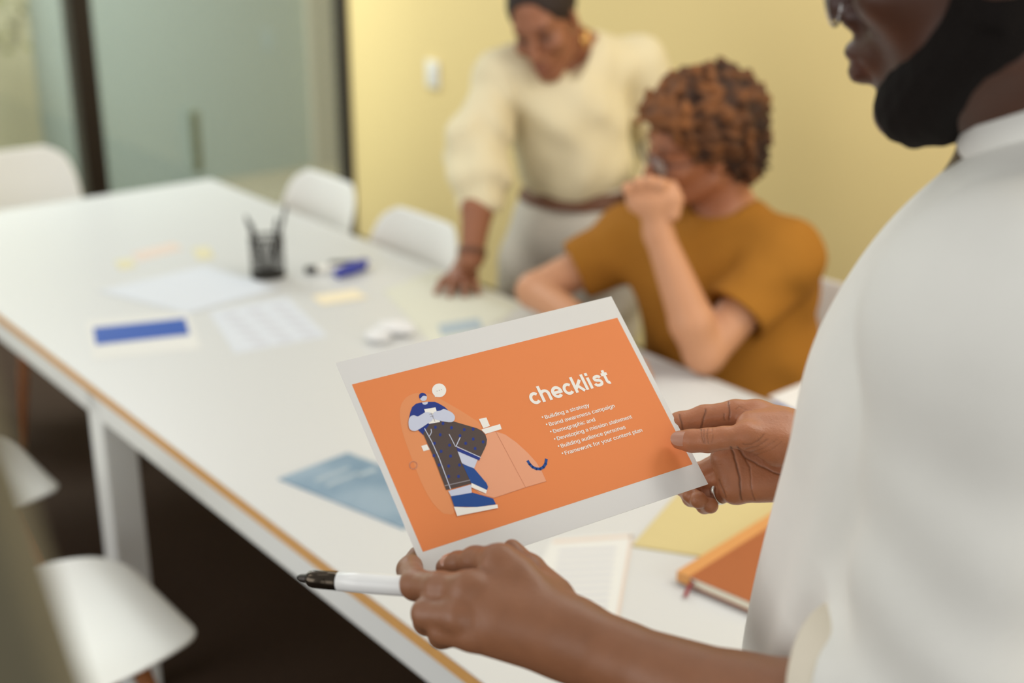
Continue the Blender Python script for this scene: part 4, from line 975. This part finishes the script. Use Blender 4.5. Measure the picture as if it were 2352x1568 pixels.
for s_ in (1, -1):
    h_ = mHI + mlf * .09 * s_; k_ = np.array((h_[0], h_[1], .5)) + mft * .40; a_ = np.array((k_[0], k_[1], .07)) + mft * -.04
    g_ = G([('+', rc(a_ + np.array((0, 0, -.025)), a_ + mft * .17 + np.array((0, 0, -.035)), .046, .034)), ('+', rc(a_ + np.array((0, 0, -.02)), a_ + np.array((0, 0, .03)), .044, .04), .02)])
    fn_ = lambda p, g_=g_: smax(g_.fn(p), -p[:, 2], .003)
    mesh_np('shoe', [sdf_mesh(Fn(fn_, g_.c, g_.r), .006)], M['shell'], sm)
chp = np.array((mHI[0], mHI[1], 0)) + mft * .02
chp = chp + U * .06; mchair.location = (chp[0], chp[1], 0)

# ------------------------------------------------------------------ things on the table
def sheet_px(name, px, z0, th, m, label, cat, group=None):
    """thin sheet lying on the table with its corners where the photo shows them"""
    q = [onz(x, y, TZ + z0) for x, y in px]; c = sum(q) / len(q); r = thing(name, (c[0], c[1], TZ + z0), label, cat, group)
    n = len(q); mb = MB(); lo = [(p[0] - c[0], p[1] - c[1], 0) for p in q]
    # make sure the loop runs counter-clockwise seen from above
    ar = sum(lo[i][0] * lo[(i + 1) % n][1] - lo[(i + 1) % n][0] * lo[i][1] for i in range(n))
    if ar < 0: lo = lo[::-1]; q = q[::-1]
    mb.add(lo + [(x, y, th) for x, y, _ in lo], [tuple(range(n))[::-1], tuple(n + i for i in range(n))] + [(i, (i + 1) % n, n + (i + 1) % n, n + i) for i in range(n)])
    mb.build('sheet', m, r)
    def onit(pts, nm, mm, k=1):
        w_ = [onz(x, y, TZ + z0 + th + .0003 * k) for x, y in pts]; b_ = [(p[0] - c[0], p[1] - c[1], th + .0003 * k) for p in w_]
        a_ = sum(b_[i][0] * b_[(i + 1) % len(b_)][1] - b_[(i + 1) % len(b_)][0] * b_[i][1] for i in range(len(b_)))
        return MB().poly(b_ if a_ > 0 else b_[::-1]).build(nm, mm, r)
    return r, onit
r, on = sheet_px('leaflet', [(196, 738), (432, 716), (462, 800), (214, 826)], .0002, .0006, M['offpaper'], 'white leaflet with bright blue header strip, on the left of the table', 'leaflet')
on([(214, 752), (425, 730), (436, 768), (220, 792)], 'header_strip', M['bluehdr'])
r, on = sheet_px('brochure', [(640, 1101), (798, 1042), (1010, 1120), (928, 1216)], .0002, .0025, M['brochure'], 'slate blue brochure lying beside the table edge, half behind the orange sheet', 'brochure')
for pts in ([(722, 1100), (800, 1072), (806, 1076), (730, 1105)], [(745, 1112), (822, 1083), (828, 1087), (753, 1117)], [(820, 1088), (860, 1074), (868, 1080), (828, 1094)]):
    on(pts, 'cover_lettering', M['bluegrey'])
r, on = sheet_px('printout', [(480, 716), (660, 682), (752, 772), (540, 812)], .0002, .0005, M['bluish'], 'white printout with three faint columns, right of the blue header leaflet', 'paper')
for k in range(3):
    for j in range(5):
        x0 = 510 + k * 56 + j * 17; y0 = 723 - k * 10 + j * 16
        on([(x0, y0), (x0 + 34, y0 - 6), (x0 + 40, y0 + 1), (x0 + 6, y0 + 7)], 'text_block', M['faint'])
r, on = sheet_px('printout', [(225, 668), (470, 610), (640, 662), (430, 720)], .0010, .0005, M['bluish'], 'bluish white blank sheet in the middle of the table left of the pen cup', 'paper')
r, on = sheet_px('sticky_note', [(262, 600), (300, 594), (314, 612), (276, 620)], .0002, .0015, M['note'], 'khaki sticky note pad, left of the two on the far table', 'note')
r, on = sheet_px('sticky_note', [(440, 572), (478, 566), (494, 592), (456, 598)], .0002, .0015, M['note'], 'khaki sticky note pad, nearer the pen cup', 'note')
r, on = sheet_px('printout', [(300, 582), (400, 556), (420, 572), (318, 600)], .0002, .0005, M['pinkline'], 'pale pinkish slip of paper between the two khaki note pads', 'paper')
r, on = sheet_px('card', [(715, 680), (815, 664), (845, 684), (740, 700)], .0012, .0008, M['cream'], 'cream card on the papers in front of the blue pouch', 'card')
r, on = sheet_px('folder', [(880, 668), (1000, 620), (1195, 700), (1150, 738), (1000, 800)], .0002, .0012, M['greysheet'], 'pale grey-green folder in front of the standing person', 'folder')
on([(1005, 745), (1100, 730), (1110, 755), (1015, 772)], 'printed_block', M['bluegrey'])
r, on = sheet_px('printout', [(1268, 1236), (1455, 1224), (1418, 1432), (1180, 1420)], .0002, .0006, M['offpaper'], 'white text page with pinkish edge lying in front of the straw folder', 'paper')
on([(1448, 1228), (1455, 1227), (1420, 1430), (1412, 1430)], 'margin', M['pinkline'])
on([(1270, 1240), (1452, 1227), (1451, 1234), (1269, 1247)], 'margin', M['pinkline'])
for j in range(10):
    y0 = 1262 + j * 15; sl_ = j * 3
    on([(1285 - sl_, y0), (1415 - sl_ * .7, y0 - 6), (1414 - sl_ * .7, y0 - 1), (1284 - sl_, y0 + 5)], 'text_line', M['faint'])
r, on = sheet_px('folder', [(1452, 1255), (1600, 1085), (1830, 1120), (1800, 1310)], .0002, .003, M['folder'], 'straw yellow folder under the rust notebook', 'folder')
r, on = sheet_px('brochure', [(1765, 912), (1846, 880), (1900, 985), (1838, 950)], .0002, .0015, M['paper'], 'white leaflet with blue edge behind the raised right hand', 'leaflet')
on([(1768, 917), (1840, 950), (1834, 958), (1790, 935)], 'blue_edge', M['bluehdr'])
# rust notebook with ribbon
nz = TZ + .0034
A_, B_, C_ = onz(1556, 1312, nz + .016), onz(1790, 1168, nz + .016), onz(1770, 1398, nz + .016)
nu = unit((B_ - A_) * (1, 1, 0)); nv = np.cross(nu, Z); nl = np.linalg.norm(B_ - A_) + .06
nb = thing('notebook', (A_[0], A_[1], nz), 'rust leather notebook with tan spine and maroon ribbon on the straw folder', 'notebook')
nf = (np.zeros(3), nu, nv, Z)
nwid = .15
MB().box((0.003, .003, .0015), (nl - .003, nwid - .003, .0145), nf).build('page_block', M['pages'], nb)
MB().box((0, .0, .0145), (nl, nwid, .0165), nf).build('cover', M['book'], nb, bevel=.0006)
MB().box((0, 0, 0), (nl, nwid, .0015), nf).build('back_cover', M['book'], nb)
MB().box((-.0006, -.0012, .0), (nl + .0006, .022, .0171), nf).build('spine', M['spine'], nb, bevel=.0012)
q = [np.array((0, 0, 0.0)) + nu * x + nv * y + Z * z for x, y, z in ((.006, .026, .009), (-.004, .027, .0075), (-.016, .030, .003), (-.030, .036, .0012))]
rb = MB(); wv = nv * .0028 + nu * .0012
rb.add([p + s_ * wv for p in q for s_ in (-1, 1)] + [p + s_ * wv + Z * .0006 for p in q for s_ in (-1, 1)], [(2 * i, 2 * i + 1, 2 * i + 3, 2 * i + 2) for i in range(3)] + [(8 + 2 * i, 10 + 2 * i, 11 + 2 * i, 9 + 2 * i) for i in range(3)])
rb.build('ribbon', M['ribbon'], nb)
# mesh pen cup
cp = onz(617, 634, TZ); cup = thing('pen_cup', cp, 'black wire mesh pen cup on the far table', 'cup')
cm = MB(); R0, HC = .041, .100
for k in range(26):
    for sgn in (1, -1):
        a = 2 * math.pi * k / 26
        cm.tube([(R0 * math.cos(a + sgn * t * .8), R0 * math.sin(a + sgn * t * .8), .004 + t * (HC - .006)) for t in np.linspace(0, 1, 5)], .0011, 4, cap=False)
mw = cm.build('wire_mesh', M['wire'], cup); tag(mw, kind='stuff')
for nm, z in (('rim', HC), ('foot_ring', .004)):
    ring = MB().tube([(R0 * math.cos(a), R0 * math.sin(a), z) for a in np.linspace(0, 2 * math.pi, 33)], .003, 8); ring.build(nm, M['wire'], cup, smooth=True)
MB().tube([(0, 0, .001), (0, 0, .004)], R0, 24).build('base', M['wire'], cup)
penc = [(-.020, .012, -.040, .015, .150, 'black', 'black pen leaning left in the mesh cup'), (-.006, -.018, -.03, -.01, .140, 'wire', 'grey pen at the front of the mesh cup'), (.014, .008, .036, .014, .175, 'wire', 'tall dark pen leaning right in the mesh cup'), (.018, -.006, .022, -.012, .148, 'black', 'short black pen at the right of the mesh cup')]
for x, y, tx, ty, l, m_, lb in penc:
    d = unit((tx, ty, .14)); b0 = np.array((x * .5, y * .5, .0075)); pn = thing('pen', cp + b0, lb, 'pen', 'pens in the mesh cup')
    MB().tube([d * 0, d * l * .86], .0042, 10).build('barrel', M[m_], pn, smooth=False); MB().tube([d * l * .86, d * l * .9, d * l], [.0046, .0044, .0030], 10).build('cap', M['black'], pn)
# small case, marker and pouch by the cup
def rod(name, p0, p1, r, m, label, cat, capm=None, fr=.25):
    c = (p0 + p1) / 2; o = thing(name, c, label, cat); a, b_ = p0 - c, p1 - c; k = a + (b_ - a) * fr
    MB().tube([a, a + (k - a) * .06, k], [r * .6, r, r], 12).build('cap', capm or m, o, smooth=False); MB().tube([k, b_ + (k - b_) * .04, b_], [r * .92, r * .92, r * .7], 12).build('barrel', m, o, smooth=False); return o
rod('marker', onz(700, 620, TZ + .010), onz(852, 610, TZ + .010), .0095, M['plate'], 'marker with black cap lying behind the indigo pouch', 'marker', M['black'], .18)
p0, p1 = onz(756, 606, TZ + .012), onz(846, 600, TZ + .012); rod('marker', p0, p1, .0075, M['black'], 'thick black marker lying beside the indigo pouch', 'marker')
q = [onz(x, y, TZ) for x, y in ((768, 642), (850, 612))]; d = unit(q[1] - q[0]); s_ = np.cross(Z, d); po = thing('pouch', (q[0] + q[1]) / 2, 'indigo zip pouch on the far table right of the pen cup', 'pouch')
pg = G([('+', ell((0, 0, .014), (.062, .020, .014))), ('+', rc((-.05, 0, .012), (.05, 0, .012), .011, .011), .01)])
pv, pq = sdf_mesh(Fn(lambda p: pg.fn(p) + np.sin(p[:, 0] * 140) * f32(.0008), pg.c, pg.r), .002); pv = (pv[:, :1] * d + pv[:, 1:2] * s_ + pv[:, 2:] * Z).astype(f32)
o = mesh_np('pouch_body', [(pv, pq)], M['indigo'], po); o.matrix_parent_inverse = Matrix()
MB().tube([d * -.05 + Z * .0275, d * .05 + Z * .0275], .0016, 6).build('zip', M['silver'], po)
# crumpled tissue and earphone case near the folder
for (x, y, lb, seed) in ((905, 768, 'crumpled white paper ball beside the grey-green folder', 3), (868, 785, 'smaller crumpled white paper scrap nearest the orange sheet', 5)):
    c = onz(x, y, TZ); o = thing('crumpled_paper', c, lb, 'paper'); g_ = G([('+', ell((0, 0, .014), (.045, .026, .014) if seed == 3 else (.026, .018, .011)))])
    fn_ = lambda p, g_=g_, seed=seed: smax(g_.fn(p) + np.abs(vnoise(p, 120, seed)) * f32(.010) - f32(.004), -p[:, 2] + f32(.0005), .001)
    m_ = mesh_np('ball', [sdf_mesh(Fn(fn_, g_.c, g_.r + .012), .0022)], M['paper'], o); m_.matrix_parent_inverse = Matrix()
# marker pen held in the left hand
pa, pb = P(683, 1327, 1.118), P(1075, 1356, 1.065); pd_ = unit(pb - pa); pn = thing('marker_pen', pa, 'white marker pen with dark metallic grip held in the left hand', 'pen')
pf = lambda t: pd_ * t
MB().tube([pf(.0), pf(.003), pf(.0095), pf(.0105)], [.0018, .0034, .0042, .0046], 20).build('nib', M['wire'], pn, smooth=True)
MB().tube([pf(.0095), pf(.0098), pf(.0120), pf(.0150), pf(.0385)], [.0040, .0052, .0068, .0074, .0079], 28).build('grip', M['gun'], pn, smooth=True)
MB().tube([pf(.0385), pf(.0388), pf(.06), pf(.13), pf(.138), pf(.140)], [.0078, .0083, .0084, .0084, .0078, .005], 28).build('barrel', M['barrel'], pn, smooth=True)

# tripod easel standing close on the left, the edge of its front leg just inside the view
ea, eb = P(-34, 950, .37), P(168, 1568, .43); ed = unit(eb - ea)
hw = .026; off = -cR * hw
apex = ea + ed * ((1.86 - ea[2]) / ed[2]) + off; foot = ea + ed * ((.0 - ea[2]) / ed[2]) + off
ez = thing('easel', (apex[0], apex[1] - .05, 0), 'olive grey tripod easel standing close to the camera at lower left', 'easel'); einv = Matrix.Translation(-ez.location)
eo = mat('olive_grey_paint', (104, 99, 80), .65, .3, var=.05, vscale=25)
def bar(name, a, b_, w_, t_, m):
    d = unit(b_ - a); x_ = unit(cR - d * (cR @ d)); y_ = np.cross(d, x_)
    MB().box((0, -w_, -t_), (np.linalg.norm(b_ - a), w_, t_), (a, d, x_, y_)).build(name, m, ez, bevel=.004, inv=einv)
bar('leg', apex, foot, hw, .012, eo)
fl, fb_ = np.array((-.82, .48, 0)), np.array((-.52, -.46, 0)); a2 = apex + np.array((-.06, 0, 0)); a3 = apex + np.array((-.03, -.03, 0))
bar('leg', a2, fl, hw * .8, .012, eo); bar('leg', a3, fb_, hw * .8, .012, eo)
MB().tube([apex + np.array((.02, 0, -.03)), apex + np.array((-.09, 0, -.03))], .012, 12).build('pivot', M['wire'], ez, inv=einv)
k0 = a2 + (fl - a2) * .55; k1 = a3 + (fb_ - a3) * .55
MB().tube([k0, k1], .004, 8).build('stay', M['wire'], ez, inv=einv)
